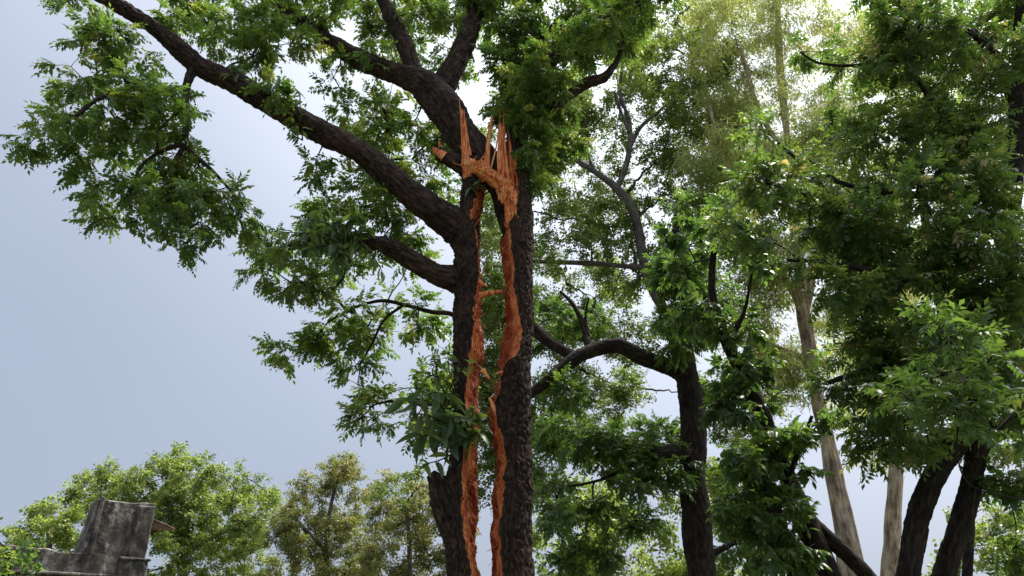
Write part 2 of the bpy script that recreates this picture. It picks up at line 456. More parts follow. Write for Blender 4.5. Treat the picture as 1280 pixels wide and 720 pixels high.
# ------------------------------------------------------------------ a tree that grows: authored limbs, then branches and twigs to leaf clumps
STATS = {}
class Tree:
    def __init__(s, name, label, cat, base, bark, leaf, kind, group=None, lai=2.0, bark_amp=0.012, seed=1, each=0, solo_branches=True, twig_r=0.006, flush=0.02):
        s.base = np.array((base[0], base[1], 0.0))
        s.root = empty(name, s.base); tag(s.root, label, cat, group)
        s.bark, s.leaf, s.kind = M[bark], M[leaf], KIND[kind]()
        s.lai, s.amp, s.seed, s.each, s.solo, s.twig_r = lai, bark_amp, seed, each, solo_branches, twig_r
        s.rs = np.random.default_rng(seed); s.flush = flush
        s.nodes, s.clumps, s.tips = [], [], []
    def limb(s, pts, name='limb', seg=None, pixels=True, skel=True, lump=0.33, amp=None):
        """pts: (px, py, Y, width_px) or world (x, y, z, radius)"""
        if pixels:
            P = [at(a, b, c) for a, b, c, d in pts]; Rr = [0.5 * d / ppm(a, b, c) for a, b, c, d in pts]
        else:
            P = [p[:3] for p in pts]; Rr = [p[3] for p in pts]
        big = max(Rr) > 0.05
        near = P[0][1] < 16
        Q, q = catmull(P, Rr, (0.022 if s.seed == 21 else 0.034) if big and near else max(0.05, max(Rr) * 0.8))
        sg = seg or (32 if big and near else 10)
        V, F, uv = tube(Q, q, sg, amp=(s.amp if amp is None else amp) if big and near else 0, seed=s.seed * 7 + len(s.nodes), lump=lump)
        s.seed_l = len(s.nodes)
        me = mesh_from(name, V - s.base, F, s.bark, uv)
        o = obj(name, me, s.root)
        if skel:
            s.tips.append((Q[-1], min(0.45, 22 / ppm(*proj(Q[-1])[:2], max(Q[-1][1], 1)))))
            k = max(1, int(0.25 / 0.03)) if big and near else 2
            s.nodes += [(p, r) for p, r in zip(Q[::k], q[::k])]
        return o
    def trunk(s, pts, name='trunk', flare=1.7, **kw):
        """upright stem from the ground; the first visible point is carried down to the soil"""
        a, b, c, d = pts[0]
        P = at(a, b, c); r = 0.5 * d / ppm(a, b, c)
        P1 = at(*pts[1][:3]); dr = (P - P1) / max(P[2] - P1[2], -9e9) if False else (P1 - P) / max(P1[2] - P[2], 0.2)
        W = []
        z0 = P[2]
        for f in (1.0, 0.93, 0.8, 0.5, 0.2):
            dz = z0 * f
            W.append((P[0] - dr[0] * dz * 0.8, P[1] - dr[1] * dz * 0.8, z0 - dz, r * (1 + (flare - 1) * f ** 4 + 0.12 * f)))
        W[0] = (W[0][0], W[0][1], -0.25, W[0][3])
        for p in pts:
            q = at(*p[:3]); W.append((q[0], q[1], q[2], 0.5 * p[3] / ppm(*p[:3])))
        return s.limb(W, name=name, pixels=False, **kw)
    def clump(s, px, py, Y, r, dens=1.0, sq=1.0):
        s.clumps.append((at(px, py, Y), r / ppm(px, py, Y), dens, sq))
    def fill(s, poly, Y0, Y1, gap, r, dens=1.0, skip=0.0):
        poly = np.array(poly, float)
        x0, y0 = poly.min(0); x1, y1 = poly.max(0)
        n = len(poly)
        for y in np.arange(y0, y1, gap * 0.87):
            for x in np.arange(x0, x1, gap):
                X, Yp = x + s.rs.uniform(-.5, .5) * gap, y + s.rs.uniform(-.5, .5) * gap
                ins = False; j = n - 1
                for i in range(n):
                    if (poly[i][1] > Yp) != (poly[j][1] > Yp) and X < (poly[j][0] - poly[i][0]) * (Yp - poly[i][1]) / (poly[j][1] - poly[i][1]) + poly[i][0]: ins = not ins
                    j = i
                if ins and s.rs.random() > skip:
                    s.clump(X, Yp, s.rs.uniform(Y0, Y1), r * s.rs.uniform(0.75, 1.2), dens * s.rs.uniform(0.7, 1.25))
    def grow(s, per_twig=5, branch_k=0.011, sag=0.12):
        rs = s.rs
        for p, r in s.tips:                          # every limb ends in leaves
            if p[2] < 40: s.clumps.append((p + rs.normal(0, 0.05, 3), r, 0.8, 1.0))
        # connect clumps to the skeleton, nearest first
        NP = np.array([p for p, r in s.nodes]); NR = np.array([r for p, r in s.nodes])
        own = np.full(len(NP), -1)
        C = np.array([c[0] for c in s.clumps]); todo = list(range(len(C)))
        D = np.linalg.norm(C[:, None] - NP[None], axis=2)
        best = D.argmin(1); bd = D.min(1)
        par, paths = {}, {}
        while todo:
            i = min(todo, key=lambda k: bd[k]); todo.remove(i)
            a = NP[best[i]]; b = C[i]; L = np.linalg.norm(b - a)
            mid = (a + b) / 2 + rs.normal(0, 0.10 * L + 0.01, 3) + np.array((0, 0, sag * L))
            t = np.linspace(0, 1, max(5, int(L / 0.14)))[:, None]
            P = (1 - t) ** 2 * a + 2 * t * (1 - t) * mid + t * t * b
            P[1:-1] += rs.normal(0, 0.018 * min(L, 1.5), P[1:-1].shape)
            paths[i] = (P, best[i], NR[best[i]]); par[i] = own[best[i]]
            k0 = len(NP)
            sel = P[max(1, len(P) // 3):]
            NP = np.vstack((NP, sel)); NR = np.concatenate((NR, np.full(len(sel), 0.02))); own = np.concatenate((own, np.full(len(sel), i)))
            if todo:
                td = np.array(todo)
                d = np.linalg.norm(C[td][:, None] - sel[None], axis=2)
                m_ = d.min(1); am = d.argmin(1)
                upd = m_ < bd[td]
                bd[td[upd]] = m_[upd]; best[td[upd]] = k0 + am[upd]
        cnt = {i: 1 for i in paths}
        for i in reversed(list(paths)):
            if par[i] >= 0: cnt[par[i]] += cnt[i]
        bs = Soup(); tw = Soup(); mats = {k: [] for k in range(len(s.kind.v))}; tint = {k: [] for k in mats}
        for i in paths:
            P, _, rb = paths[i]
            c, r, dens, sq = s.clumps[i]
            r0 = branch_k * cnt[i] ** 0.5 + 0.004
            r0 = min(r0, max(0.010, rb * 0.9)) if par[i] < 0 else r0
            Rr = np.linspace(r0, max(0.006, branch_k * 0.55), len(P))
            V, F, uv = tube(P, Rr, 6 if s.solo else 4, lump=0.2)
            if s.solo:
                obj('branch', mesh_from('branch', V - s.base, F, s.bark, uv), s.root)
            else:
                bs.add(V, F, uv)
            nl = s.lai * dens * math.pi * r * r / s.kind.area
            nt_ = max(2, int(round(nl / per_twig)))
            half = P[len(P) // 2:]
            for k in range(nt_):
                d = rs.normal(0, 1, 3); d /= np.linalg.norm(d); d[2] = d[2] * 0.85
                e = c + d * r * rs.random() ** 0.4 * np.array((1, 1, sq))
                st = half[np.linalg.norm(half - e, axis=1).argmin()]
                L = np.linalg.norm(e - st) + 1e-6
                tm = (st + e) / 2 + np.array((0, 0, 0.15 * L)) + rs.normal(0, 0.06 * L, 3)
                t = np.linspace(0, 1, 3)[:, None]
                Q = (1 - t) ** 2 * st + 2 * t * (1 - t) * tm + t * t * e
                V, F, uv = tube(Q, np.linspace(s.twig_r, s.twig_r * 0.5, 3), 3, cap=False)
                tw.add(V, F, uv)
                tdir = (e - tm) / (np.linalg.norm(e - tm) + 1e-6)
                ct = rs.normal(0, 0.10) + (0.33 if rs.random() < s.flush else 0)
                for q in range(per_twig):
                    f = 0.45 + 0.55 * (q + 1) / per_twig
                    p = (1 - f) ** 2 * st + 2 * f * (1 - f) * tm + f * f * e
                    x = tdir * (0.35 + 0.5 * f) + rs.normal(0, 0.55, 3); x[2] = x[2] * 0.8 + s.kind.up * 0.3
                    x /= np.linalg.norm(x) + 1e-9
                    up = np.array((0, 0, 1.0)) + rs.normal(0, 0.35, 3)
                    y = np.cross(up, x); y /= np.linalg.norm(y) + 1e-9
                    z = np.cross(x, y); sc = rs.uniform(0.62, 1.2)
                    A = np.eye(4); A[:3, 0] = x * sc; A[:3, 1] = y * sc; A[:3, 2] = z * sc; A[:3, 3] = p
                    v = rs.integers(len(s.kind.v)); mats[v].append(A)
                    tint[v].append(0.5 + ct + rs.normal(0, 0.10) + (0.4 if rs.random() < 0.03 else 0))
        # the leaves that show largest are objects of their own
        solo = []
        if s.each:
            al = [(v, k) for v in mats for k in range(len(mats[v]))]
            P = np.array([mats[v][k][:3, 3] for v, k in al])
            X, Yp, Z = proj(P)
            Z = np.where((X > 5) & (X < 1275) & (Yp > 5) & (Yp < 715), Z, 1e6)
            for q in np.argsort(Z)[:s.each]:
                solo.append(al[q])
            drop = set(solo)
        else:
            drop = set()
        Vs, Fs, Ks, n = [], [], [], 0
        for v in mats:
            keep = [k for k in range(len(mats[v])) if (v, k) not in drop]
            if not keep: continue
            A = np.array([mats[v][k] for k in keep]); tn = np.array([tint[v][k] for k in keep])
            V, T, K = s.kind.v[v]
            W = np.einsum('kij,nj->kni', A[:, :3, :3], V) + A[:, None, :3, 3]
            Vs.append(W.reshape(-1, 3)); Ks.append((tn[:, None] + K[None]).ravel())
            Fs.append((T[None] + (np.arange(len(keep)) * len(V))[:, None, None]).reshape(-1, 3) + n); n += len(keep) * len(V)
        me = mesh_from('crown', np.vstack(Vs) - s.base, np.vstack(Fs), s.leaf, smooth=True, attrs={'tint': np.clip(np.concatenate(Ks), 0, 1)})
        tag(obj('crown', me, s.root), kind='stuff')
        STATS[s.root.name] = (len(s.clumps), sum(len(f) for f in Fs))
        tag(obj('twigs', tw.mesh('twigs', s.bark, s.base), s.root), kind='stuff')
        if not s.solo:
            tag(obj('branches', bs.mesh('branches', s.bark, s.base), s.root), kind='stuff')
        Tb = Matrix.Translation(-Vector(s.base))
        for v, k in solo:
            o = obj('leaf', s.kind.mesh(v, s.leaf), s.root)
            o.matrix_local = Tb @ Matrix(mats[v][k].tolist())
        return s

def leaf_object(me, p, x, up, sc, parent, base):
    x = np.array(x, float); x /= np.linalg.norm(x)
    y = np.cross(up, x); y /= np.linalg.norm(y) + 1e-9
    z = np.cross(x, y)
    A = Matrix(((x[0] * sc, y[0] * sc, z[0] * sc, p[0] - base[0]), (x[1] * sc, y[1] * sc, z[1] * sc, p[1] - base[1]), (x[2] * sc, y[2] * sc, z[2] * sc, p[2] - base[2]), (0, 0, 0, 1)))
    o = obj('leaf', me, parent); o.matrix_local = A
    return o

# ------------------------------------------------------------------ ground: one sheet to the horizon
def ground():
    n = 121
    g = np.sign(np.linspace(-1, 1, n)) * np.abs(np.linspace(-1, 1, n)) ** 3 * 1800
    X, Y = np.meshgrid(g, g + 0.0)
    Z = 0.12 * fbm(np.stack((X * 0.15, Y * 0.15, X * 0), -1), 3, 3) - 0.05
    V = np.stack((X, Y, Z), -1).reshape(-1, 3)
    i = np.arange(n - 1)[:, None] * n + np.arange(n - 1)[None]
    F = np.stack((i, i + 1, i + n + 1, i + n), -1).reshape(-1, 4)
    tag(obj('ground', mesh_from('ground', V, F, M['ground'])), kind='structure')
ground()

# ------------------------------------------------------------------ ruined concrete roof corner, lower left
def rough_box(name, lo, hi, mat, parent, cut=0.12, amp=0.02, seed=0, shear=None):
    bm = bmesh.new()
    bmesh.ops.create_cube(bm, size=1)
    lo, hi = np.array(lo, float), np.array(hi, float)
    for v in bm.verts: v.co = Vector(lo + (np.array(v.co) + 0.5) * (hi - lo))
    bmesh.ops.bevel(bm, geom=bm.edges[:], offset=min(0.025, (hi - lo).min() * 0.3), segments=1, affect='EDGES')
    for ax in range(3):
        k = min(24, int((hi - lo)[ax] / cut))
        for q in range(1, k):
            c = lo.copy(); c[ax] += (hi - lo)[ax] * q / k
            nn = [0, 0, 0]; nn[ax] = 1
            bmesh.ops.bisect_plane(bm, geom=bm.verts[:] + bm.edges[:] + bm.faces[:], plane_co=c, plane_no=nn)
    co = np.array([v.co for v in bm.verts])
    ns = np.stack([fbm(co * 2.2 + seed, seed + s, 4) for s in (1, 2, 3)], -1) * amp * 2
    for v, d in zip(bm.verts, ns):
        v.co += Vector(d)
        if shear is not None: v.co += Vector(shear(np.array(v.co)))
    me = bpy.data.meshes.new(name); bm.to_mesh(me); bm.free(); me.materials.append(mat)
    return obj(name, me, parent)
ruin = empty('concrete_building', (-10.9, 20.0, 0)); ruin.rotation_euler = (0, 0, R(42))
tag(ruin, 'weathered black-stained concrete building with a stub pillar above its roof parapet', 'building')
rough_box('wall', (-1.9, 0.03, -0.2), (5.0, 4.4, 2.84), M['concrete'], ruin, 0.5, 0.02, 1)
par = rough_box('parapet', (-1.95, -0.02, 2.80), (1.0, 0.22, 3.56), M['concrete'], ruin, 0.09, 0.03, 2,
                shear=lambda p: (0, 0, (0.10 * max(0, -p[0]) / 1.6 + 0.03 * math.sin(p[0] * 7)) * max(0, p[2] - 3.0)))
rough_box('ledge', (-1.98, -0.11, 3.02), (0.98, 0.0, 3.09), M['concrete'], par, 0.2, 0.012, 3)
pil = rough_box('pillar', (0.02, 0.0, 3.45), (1.60, 0.62, 4.93), M['concrete'], ruin, 0.08, 0.03, 4,
                shear=lambda p: (0.13 * (p[2] - 3.5) / 1.4 * (1 - p[0] / 1.6), 0, -0.05 * math.sin(p[0] * 2.2) * max(0, p[2] - 4.6)))
rough_box('pilaster', (1.16, -0.10, 3.5), (1.58, 0.02, 4.84), M['concrete'], pil, 0.08, 0.025, 5)
rough_box('corner_rib', (0.20, -0.05, 3.52), (0.30, 0.02, 4.97), M['concrete'], pil, 0.08, 0.012, 6)
rough_box('corner_block', (0.98, -0.14, 2.2), (1.66, 0.5, 3.47), M['concrete'], ruin, 0.1, 0.035, 7)
rough_box('block_cap', (0.93, -0.19, 3.44), (1.70, 0.1, 3.51), M['concrete'], ruin, 0.1, 0.02, 8)
rough_box('roof_slab', (0.30, 0.12, 4.56), (2.26, 0.70, 4.61), M['slab'], ruin, 0.12, 0.025, 9, shear=lambda p: (0, 0, -0.30 * max(0, p[0] - 1.5) - 0.42 * (p[1] - 0.1) * max(0, 1 - 1.6 * max(0, p[0] - 1.5))))
# drain hole: a short dark pipe mouth in the pilaster
V, F, uv = tube(np.array(((1.36, -0.125, 4.74), (1.36, 0.0, 4.74))), np.array((0.045, 0.045)), 16, cap=False)
obj('drain_pipe', mesh_from('drain_pipe', V, F, M['bark2'], uv), pil)
V, F, uv = tube(np.array(((0.24, 0.2, 4.85), (0.23, 0.2, 5.08), (0.26, 0.18, 5.12))), np.array((0.018, 0.018, 0.014)), 8)
obj('rebar', mesh_from('rebar', V, F, M['slab'], uv), pil)

# ------------------------------------------------------------------ the split tree
T1 = Tree('split_tree', 'huge dark-barked tree with its trunk split open showing raw orange wood', 'tree', (at(620, 720, 10)[0], 10.0), 'bark', 'leaf', 'pinnate', lai=5.0, seed=21, each=300, bark_amp=0.026)
#       py    L    B    W    W2   B2   R2
ROWS = ((203, 586, 600, 606, 612, 630, 652), (210, 578, 600, 606, 614, 640, 655), (222, 577, 603, 607, 622, 645, 659), (233, 579, 599, 603, 627, 646, 661), (255, 577, 597, 601, 626, 645, 662),
        (278, 573, 591, 600, 627, 638, 664), (290, 571, 590, 599, 624, 635, 664), (300, 570, 594, 600, 622, 637, 664), (322, 570, 597, 601, 628, 638, 665), (345, 569, 597, 602, 629, 641, 667),
        (367, 569, 596, 603, 629, 641, 667), (400, 567, 595, 602, 627, 647, 667), (420, 568, 595, 604, 624, 650, 666), (444, 567, 589, 607, 622, 651, 665), (455, 567, 588, 604, 622, 646, 664), (465, 568, 588, 602, 624, 633, 664),
        (489, 568, 584, 600, 621, 628, 664), (511, 567, 583, 600, 613, 621, 664), (533, 566, 585, 600, 611, 622, 664), (556, 566, 584, 600, 615, 629, 664), (578, 565, 582, 600, 619, 631, 664),
        (600, 561, 579, 600, 616, 632, 664), (622, 554, 580, 599, 613, 629, 664), (645, 551, 579, 600, 611, 623, 665), (667, 553, 577, 599, 611, 624, 665), (690, 557, 582, 598, 613, 626, 666),
        (720, 560, 592, 600, 612, 626, 668), (800, 555, 598, 606, 608, 624, 680), (900, 545, 600, 610, 611, 626, 694), (1015, 505, 602, 616, 616, 632, 735))
TY = 10.0
ra = np.array(ROWS, float)
rz = np.array([at(640, p, TY)[2] for p in ra[:, 0]])
rx = np.array([[at(v, r[0], TY)[0] for v in r[1:]] for r in ra])
def half(side):
    z = np.concatenate((np.arange(-0.1, 2.1, 0.06), np.arange(2.1, rz[0], 0.017)))
    g = lambda c: np.interp(z, rz[::-1], rx[::-1, c])
    z3 = lambda f, s: np.stack((z * f, z * 0 + s, z * 0), -1)
    if side < 0: L, B, W = g(0), g(1), g(2)
    else: W, B, L = -g(3), -g(4), -g(5)             # mirrored
    B = B + 0.06 * fbm(z3(2.6, 3 + side), 40, 4) + 0.035 * fbm(z3(9, 1 + side), 41, 2) * vnoise(z3(1.5, 4), 44) + 0.02 * fbm(z3(37, 2), 45, 2)
    W = np.maximum(W + 0.04 * fbm(z3(3.3, 7 + side), 42, 4), B + 0.015)
    L = L + 0.02 * fbm(z3(1.8, 9 + side), 43, 3)
    a = (W - L) / 2 * 1.02; cx = L + a
    b = 0.36 + 0.30 * np.clip((2.0 - z) / 2.0, 0, 1) ** 2 + 0.04 * np.clip((5 - z) / 3, 0, 1)
    top = np.clip((rz[0] - z) / 0.10, 0.05, 1) ** 0.5
    na, nw = 84, 30
    tf = -np.arccos(np.clip((B - cx) / a, -1, 0.97)); tb = -2 * math.pi + np.arccos(np.clip((W - 0.03 - cx) / a, -1, 0.95))
    s = np.linspace(0, 1, na)[None]
    th = tf[:, None] + (tb - tf)[:, None] * s
    X = cx[:, None] + a[:, None] * np.cos(th) * top[:, None]; Y = TY + b[:, None] * np.sin(th) * top[:, None]
    Z = np.repeat(z[:, None], na, 1)
    Q = np.stack((X, Y, Z), -1)
    nx, ny = np.cos(th) / a[:, None], np.sin(th) / b[:, None]; l = np.hypot(nx, ny)
    fade = np.clip(np.minimum(s, 1 - s) * 14, 0.25, 1)
    d = 0.040 * bark_relief(Q, 5 + side) * fade + 0.05 * fbm(Q * np.array((3, 3, 1.4)), 8 + side, 2)
    X = X + d * nx / l; Y = Y + d * ny / l
    bark = np.stack((X, Y, Z), -1)
    t = np.linspace(0, 1, nw)[None]
    WX = bark[:, -1, 0][:, None] * (1 - t) + bark[:, 0, 0][:, None] * t
    WY = bark[:, -1, 1][:, None] * (1 - t) + bark[:, 0, 1][:, None] * t
    WZ = np.repeat(z[:, None], nw, 1)
    P = np.stack((WX, WY, WZ), -1)
    env = np.sin(math.pi * t) ** 0.5
    rid = np.abs(fbm(P * np.array((22, 22, 2.4)) + 3 * fbm(P * 3, 3, 2)[..., None], 60 + side, 3))
    rough_ = 0.35 + 0.9 * np.clip((0.75 - t) * 3, 0, 1)
    dd = rough_ * (0.14 * fbm(P * np.array((4, 4, 2.2)), 50 + side, 3) + 0.10 * (rid - 0.15) + 0.03 * (vnoise(P * np.array((60, 60, 9)), 61) - 0.5)) * env
    WX = WX + dd * 0.85; WY = WY - dd * 0.5
    wood = np.stack((WX, WY, WZ), -1)
    def grid(G_, name, mat, parent, uvs, attrs=None):
        n, k = G_.shape[:2]
        V = G_.reshape(-1, 3).copy()
        if side > 0: V[:, 0] *= -1
        i = np.arange(n - 1)[:, None] * k + np.arange(k - 1)[None]
        F = np.stack((i, i + k, i + k + 1, i + 1), -1).reshape(-1, 4)
        if side > 0: F = F[:, ::-1]
        uu = np.linspace(0, uvs, k)
        uvv = np.stack((np.broadcast_to(uu[None], (n, k)), np.broadcast_to(z[:, None], (n, k))), -1).reshape(-1, 2)
        return obj(name, mesh_from(name, V - T1.base, F, mat, uvv[F.ravel()], attrs=attrs), parent), V
    o, V = grid(bark, 'trunk', M['bark'], T1.root, 1.5)
    heart = np.clip((0.62 + 0.5 * fbm(np.stack((WZ * 1.5, t + 0 * WZ, 0 * WZ + side), -1), 90, 2) - t) * 5, 0, 1)
    ow, Vw = grid(wood, 'split_wood', M['wood'], o, 0.5, {'heart': heart.ravel()})
    return o, ow, V.reshape(len(z), na, 3), Vw.reshape(len(z), nw, 3), z
trL, wdL, bkL, wfL, zz = half(-1)
trR, wdR, bkR, wfR, zz = half(+1)
tag(trL, 'left half of the split trunk'); tag(trR, 'right half of the split trunk')
for V in (bkL, bkR):
    k = V[::14].mean(1)
    T1.nodes += [(p, 0.2) for p in k if p[2] > 5.0]

def sliver(p0, p1, w0, w1, th, seed, n=14, bend=0.0, split=False):
    """a torn splinter: flattened, fibrous, ending in a ragged point"""
    p0, p1 = np.array(p0, float), np.array(p1, float)
    ax = p1 - p0; L = np.linalg.norm(ax); ax /= L
    side = np.cross(ax, (0, 1, 0)); side /= np.linalg.norm(side); fr = np.cross(side, ax)
    t = np.linspace(0, 1, n); k = 10
    a = np.linspace(0, 2 * math.pi, k, endpoint=False)
    V = []
    for i, q in enumerate(t):
        ww = (w0 * (1 - q) + w1 * q) * 0.5; c = p0 + ax * L * q + side * bend * math.sin(q * 2.6) * L
        for j in range(k):
            ns = vnoise(np.array((a[j] * 3 + seed, q * 5, seed * 1.3)), seed) - 0.5
            rr = 1 + 0.7 * ns
            e = ax * ((vnoise(np.array((a[j] * 2.2 + seed * 2, 0.5, 0.5)), seed + 3) - 0.4) * L * 0.28) if i == n - 1 else 0
            V.append(c + side * ww * math.cos(a[j]) * rr + fr * th * 0.5 * math.sin(a[j]) * rr * (0.4 + 0.6 * ww / (0.5 * max(w0, w1))) + e)
    V = np.array(V + [p0, p1 - ax * 0.03 * L])
    i = np.arange(n - 1)[:, None] * k; j = np.arange(k)[None]; j2 = (j + 1) % k
    F = np.stack((i + j, i + j2, i + k + j2, i + k + j), -1).reshape(-1, 4)
    cap = [((n - 1) * k + q, (n - 1) * k + q + 1, (n - 1) * k + (q + 2) % k, n * k + 1) for q in range(0, k, 2)]
    return V, np.vstack((F, np.array(cap)))
def px_sliver(name, a, b, w0, w1, Ya, Yb, seed, parent, th=0.09, bend=0.0):
    P0, P1 = at(*a, Ya), at(*b, Yb)
    V, F = sliver(P0, P1, w0 / ppm(*a, Ya), w1 / ppm(*b, Yb), th, seed, 22, bend)
    return obj(name, mesh_from(name, V - T1.base, F, M['wood']), parent)
def spike(x0, y0, x1, y1, w, Y0, Y1, seed, parts):
    """one torn upright tongue of wood: a flat core and thinner slivers of uneven length beside it"""
    r_ = np.random.default_rng(seed)
    px_sliver('torn_spike', (x0, y0), (x0 + (x1 - x0) * 0.86, y0 + (y1 - y0) * 0.86), w, w * 0.34, Y0, Y1, seed, wdR, 0.06, 0.015)
    for k in range(parts):
        f = r_.uniform(0.45, 1.0) if k else 1.0
        dx = r_.uniform(-0.45, 0.45) * w
        px_sliver('splinter', (x0 + dx, y0 + r_.uniform(-12, 4)), (x0 + (x1 - x0) * f + dx * 0.8 + r_.normal(0, 1.5), y0 + (y1 - y0) * f), w * r_.uniform(0.22, 0.5), 0.8, Y0 - 0.03, Y1 - 0.02 * k, seed * 9 + k, wdR, 0.03, r_.normal(0, 0.03))
spike(587, 222, 578, 128, 17, 9.70, 9.68, 3, 3)
spike(607, 224, 617, 136, 9, 9.70, 9.70, 4, 1)
spike(632, 250, 627, 143, 24, 9.70, 9.68, 5, 4)
spike(641, 245, 637, 165, 9, 9.74, 9.74, 6, 1)
px_sliver('splinter', (599, 369), (628, 365), 8, 5, 9.80, 9.84, 7, wdL, 0.05, 0.05)
px_sliver('splinter', (598, 352), (609, 358), 7, 2, 9.80, 9.80, 8, wdL, 0.05)
px_sliver('splinter', (603, 462), (612, 474), 7, 3, 9.75, 9.72, 9, wdL, 0.05)
px_sliver('splinter', (634, 463), (620, 467), 5, 2, 9.75, 9.72, 10, wdR, 0.03)
px_sliver('splinter', (622, 520), (612, 498), 8, 3, 9.75, 9.75, 12, wdR, 0.05)
# the torn saddle that still bridges the two halves
def saddle():
    pts = [(578, 209, 9.70, 9), (588, 208, 9.68, 15), (600, 213, 9.68, 16), (613, 221, 9.68, 15), (626, 229, 9.68, 17), (637, 242, 9.68, 16), (640, 262, 9.70, 13), (637, 285, 9.74, 8)]
    P = [at(a, b, c) for a, b, c, d in pts]; r = [0.5 * d / ppm(a, b, c) for a, b, c, d in pts]
    Q, q = catmull(P, r, 0.012)
    V, F, uv = tube(Q, q, 30, lump=0.0)
    ring = np.arange(len(Q) * 30) % 30; run = np.repeat(np.arange(len(Q)) * 0.012, 30)
    th = ring / 30 * 2 * math.pi
    U = np.stack((np.cos(th) * 2.6, np.sin(th) * 2.6, run * 5), -1)
    dsp = 0.10 * (np.abs(fbm(U * 1.6, 70, 3)) - 0.12) + 0.07 * fbm(U * np.array((0.6, 0.6, 2.2)), 71, 3)
    c = np.repeat(Q, 30, 0); d = V[:-2] - c; l = np.linalg.norm(d, axis=1)[:, None] + 1e-6
    V[:-2] += d / l * dsp[:, None]
    for k in range(34):                              # torn strands along and off it
        i = int(rng.integers(3, len(Q) - 12)); dirv = Q[i + 6] - Q[i]; dirv /= np.linalg.norm(dirv)
        dirv = dirv * rng.choice((-1, 1)) + rng.normal(0, 0.55, 3); dirv[2] += rng.uniform(-0.2, 0.7); dirv /= np.linalg.norm(dirv)
        p = Q[i] + np.array((rng.normal(0, 0.35), -0.8, rng.normal(0, 0.7))) * q[i]
        L = rng.uniform(0.10, 0.28)
        v, f = sliver(p, p + dirv * L, rng.uniform(0.03, 0.06), 0.006, 0.03, 200 + k, 8, rng.normal(0, 0.06))
        obj('splinter', mesh_from('splinter', v - T1.base, f, M['wood']), wdR)
    obj('torn_saddle', mesh_from('torn_saddle', V - T1.base, F, M['wood']), wdR)
saddle()
# small splinters bristling from the torn faces
spl = []
for k in range(4):
    V, F = sliver((0, 0, 0), (0, 0, 1), 0.16, 0.02, 0.10, 80 + k, 6, 0.05)
    spl.append(mesh_from('splinter', V, F, M['wood']))
for k in range(270):
    left = k % 2 == 0
    G_ = wfL if left else wfR
    i = rng.integers(np.searchsorted(zz, 2.2), len(zz) - 8); j = int(rng.choice((rng.integers(1, 20), rng.integers(18, 29))))
    p = G_[i, j]
    sx = 1 if left else -1
    d = np.array((sx * rng.uniform(0.1, 0.9), -rng.uniform(0, 0.7), rng.choice((-1, 1)) * rng.uniform(0.3, 1.4))); d /= np.linalg.norm(d)
    o = obj('splinter', spl[k % 4], wdL if left else wdR)
    L = rng.uniform(0.07, 0.21)
    o.matrix_local = Matrix.Translation(Vector(p - T1.base - d * 0.015)) @ Vector(d).to_track_quat('Z', 'Y').to_matrix().to_4x4() @ Matrix.Diagonal((L * 0.8, L * 0.8, L, 1))

# limbs
T1.limb([(584, 335, 10.0, 20), (578, 290, 9.98, 46), (545, 265, 9.9, 36), (500, 230, 9.8, 32), (450, 190, 9.65, 31), (400, 164, 9.5, 30), (350, 136, 9.35, 27), (300, 106, 9.2, 26), (250, 83, 9.1, 24), (205, 45, 9.0, 21), (165, 17, 8.9, 18), (115, -12, 8.8, 22), (50, -40, 8.7, 15)], seg=56)
T1.limb([(585, 385, 10.0, 18), (578, 354, 9.98, 38), (545, 343, 9.85, 28), (515, 325, 9.7, 25), (490, 310, 9.6, 22), (462, 302, 9.5, 18), (430, 297, 9.4, 20), (395, 300, 9.35, 13), (360, 310, 9.3, 8)], seg=48)
T1.limb([(650, 300, 10.05, 36), (636, 240, 10.05, 48), (606, 205, 10.05, 46), (580, 170, 10.05, 42), (556, 136, 10.1, 43), (532, 110, 10.15, 40), (507, 97, 10.2, 28), (470, 84, 10.3, 24), (430, 65, 10.4, 22), (395, 40, 10.5, 20), (365, 18, 10.6, 18), (325, -12, 10.8, 20), (250, -50, 11, 12)], seg=48)
T1.limb([(535, 118, 10.2, 20), (519, 92, 10.25, 22), (507, 60, 10.35, 21), (493, 28, 10.45, 19), (475, -10, 10.6, 16), (455, -60, 10.8, 10)])
T1.limb([(545, 128, 10.2, 32), (558, 100, 10.3, 30), (574, 70, 10.45, 27), (588, 38, 10.6, 24), (598, 0, 10.8, 21), (604, -40, 11, 20), (600, -110, 11.3, 12)])
T1.limb([(650, 300, 10.1, 30), (646, 235, 10.1, 36), (648, 190, 10.1, 28), (647, 150, 10.05, 24), (656, 115, 10.0, 21), (682, 88, 9.9, 19), (706, 52, 9.8, 17), (745, 29, 9.7, 14), (786, 9, 9.6, 11), (830, -15, 9.5, 10)])
T1.limb([(690, 135, 10.0, 12), (716, 115, 9.95, 12), (735, 103, 9.9, 13), (754, 97, 9.85, 12), (770, 78, 9.8, 6), (781, 50, 9.75, 4)])
T1.limb([(592, 420, 10.15, 12), (567, 394, 10.5, 6), (540, 390, 10.8, 5.5), (509, 382, 11.0, 5), (476, 376, 11.1, 4), (440, 385, 11.2, 2.5)], amp=0)
T1.limb([(505, 381, 11.0, 5), (480, 400, 11.0, 4), (465, 430, 11.0, 3.5), (450, 455, 11.0, 3)], amp=0)
T1.limb([(578, 500, 10.1, 9), (540, 505, 10.6, 6), (500, 500, 11.0, 5), (470, 505, 11.2, 3)], amp=0)
T1.limb([(246, 80, 9.1, 13), (236, 98, 9.05, 11), (232, 120, 9.0, 10), (233, 150, 8.95, 9), (228, 185, 8.9, 6), (205, 220, 8.9, 4)])
T1.limb([(225, 110, 9.0, 8), (195, 112, 8.8, 8), (160, 112, 8.6, 7), (125, 122, 8.4, 6), (95, 145, 8.2, 4)])
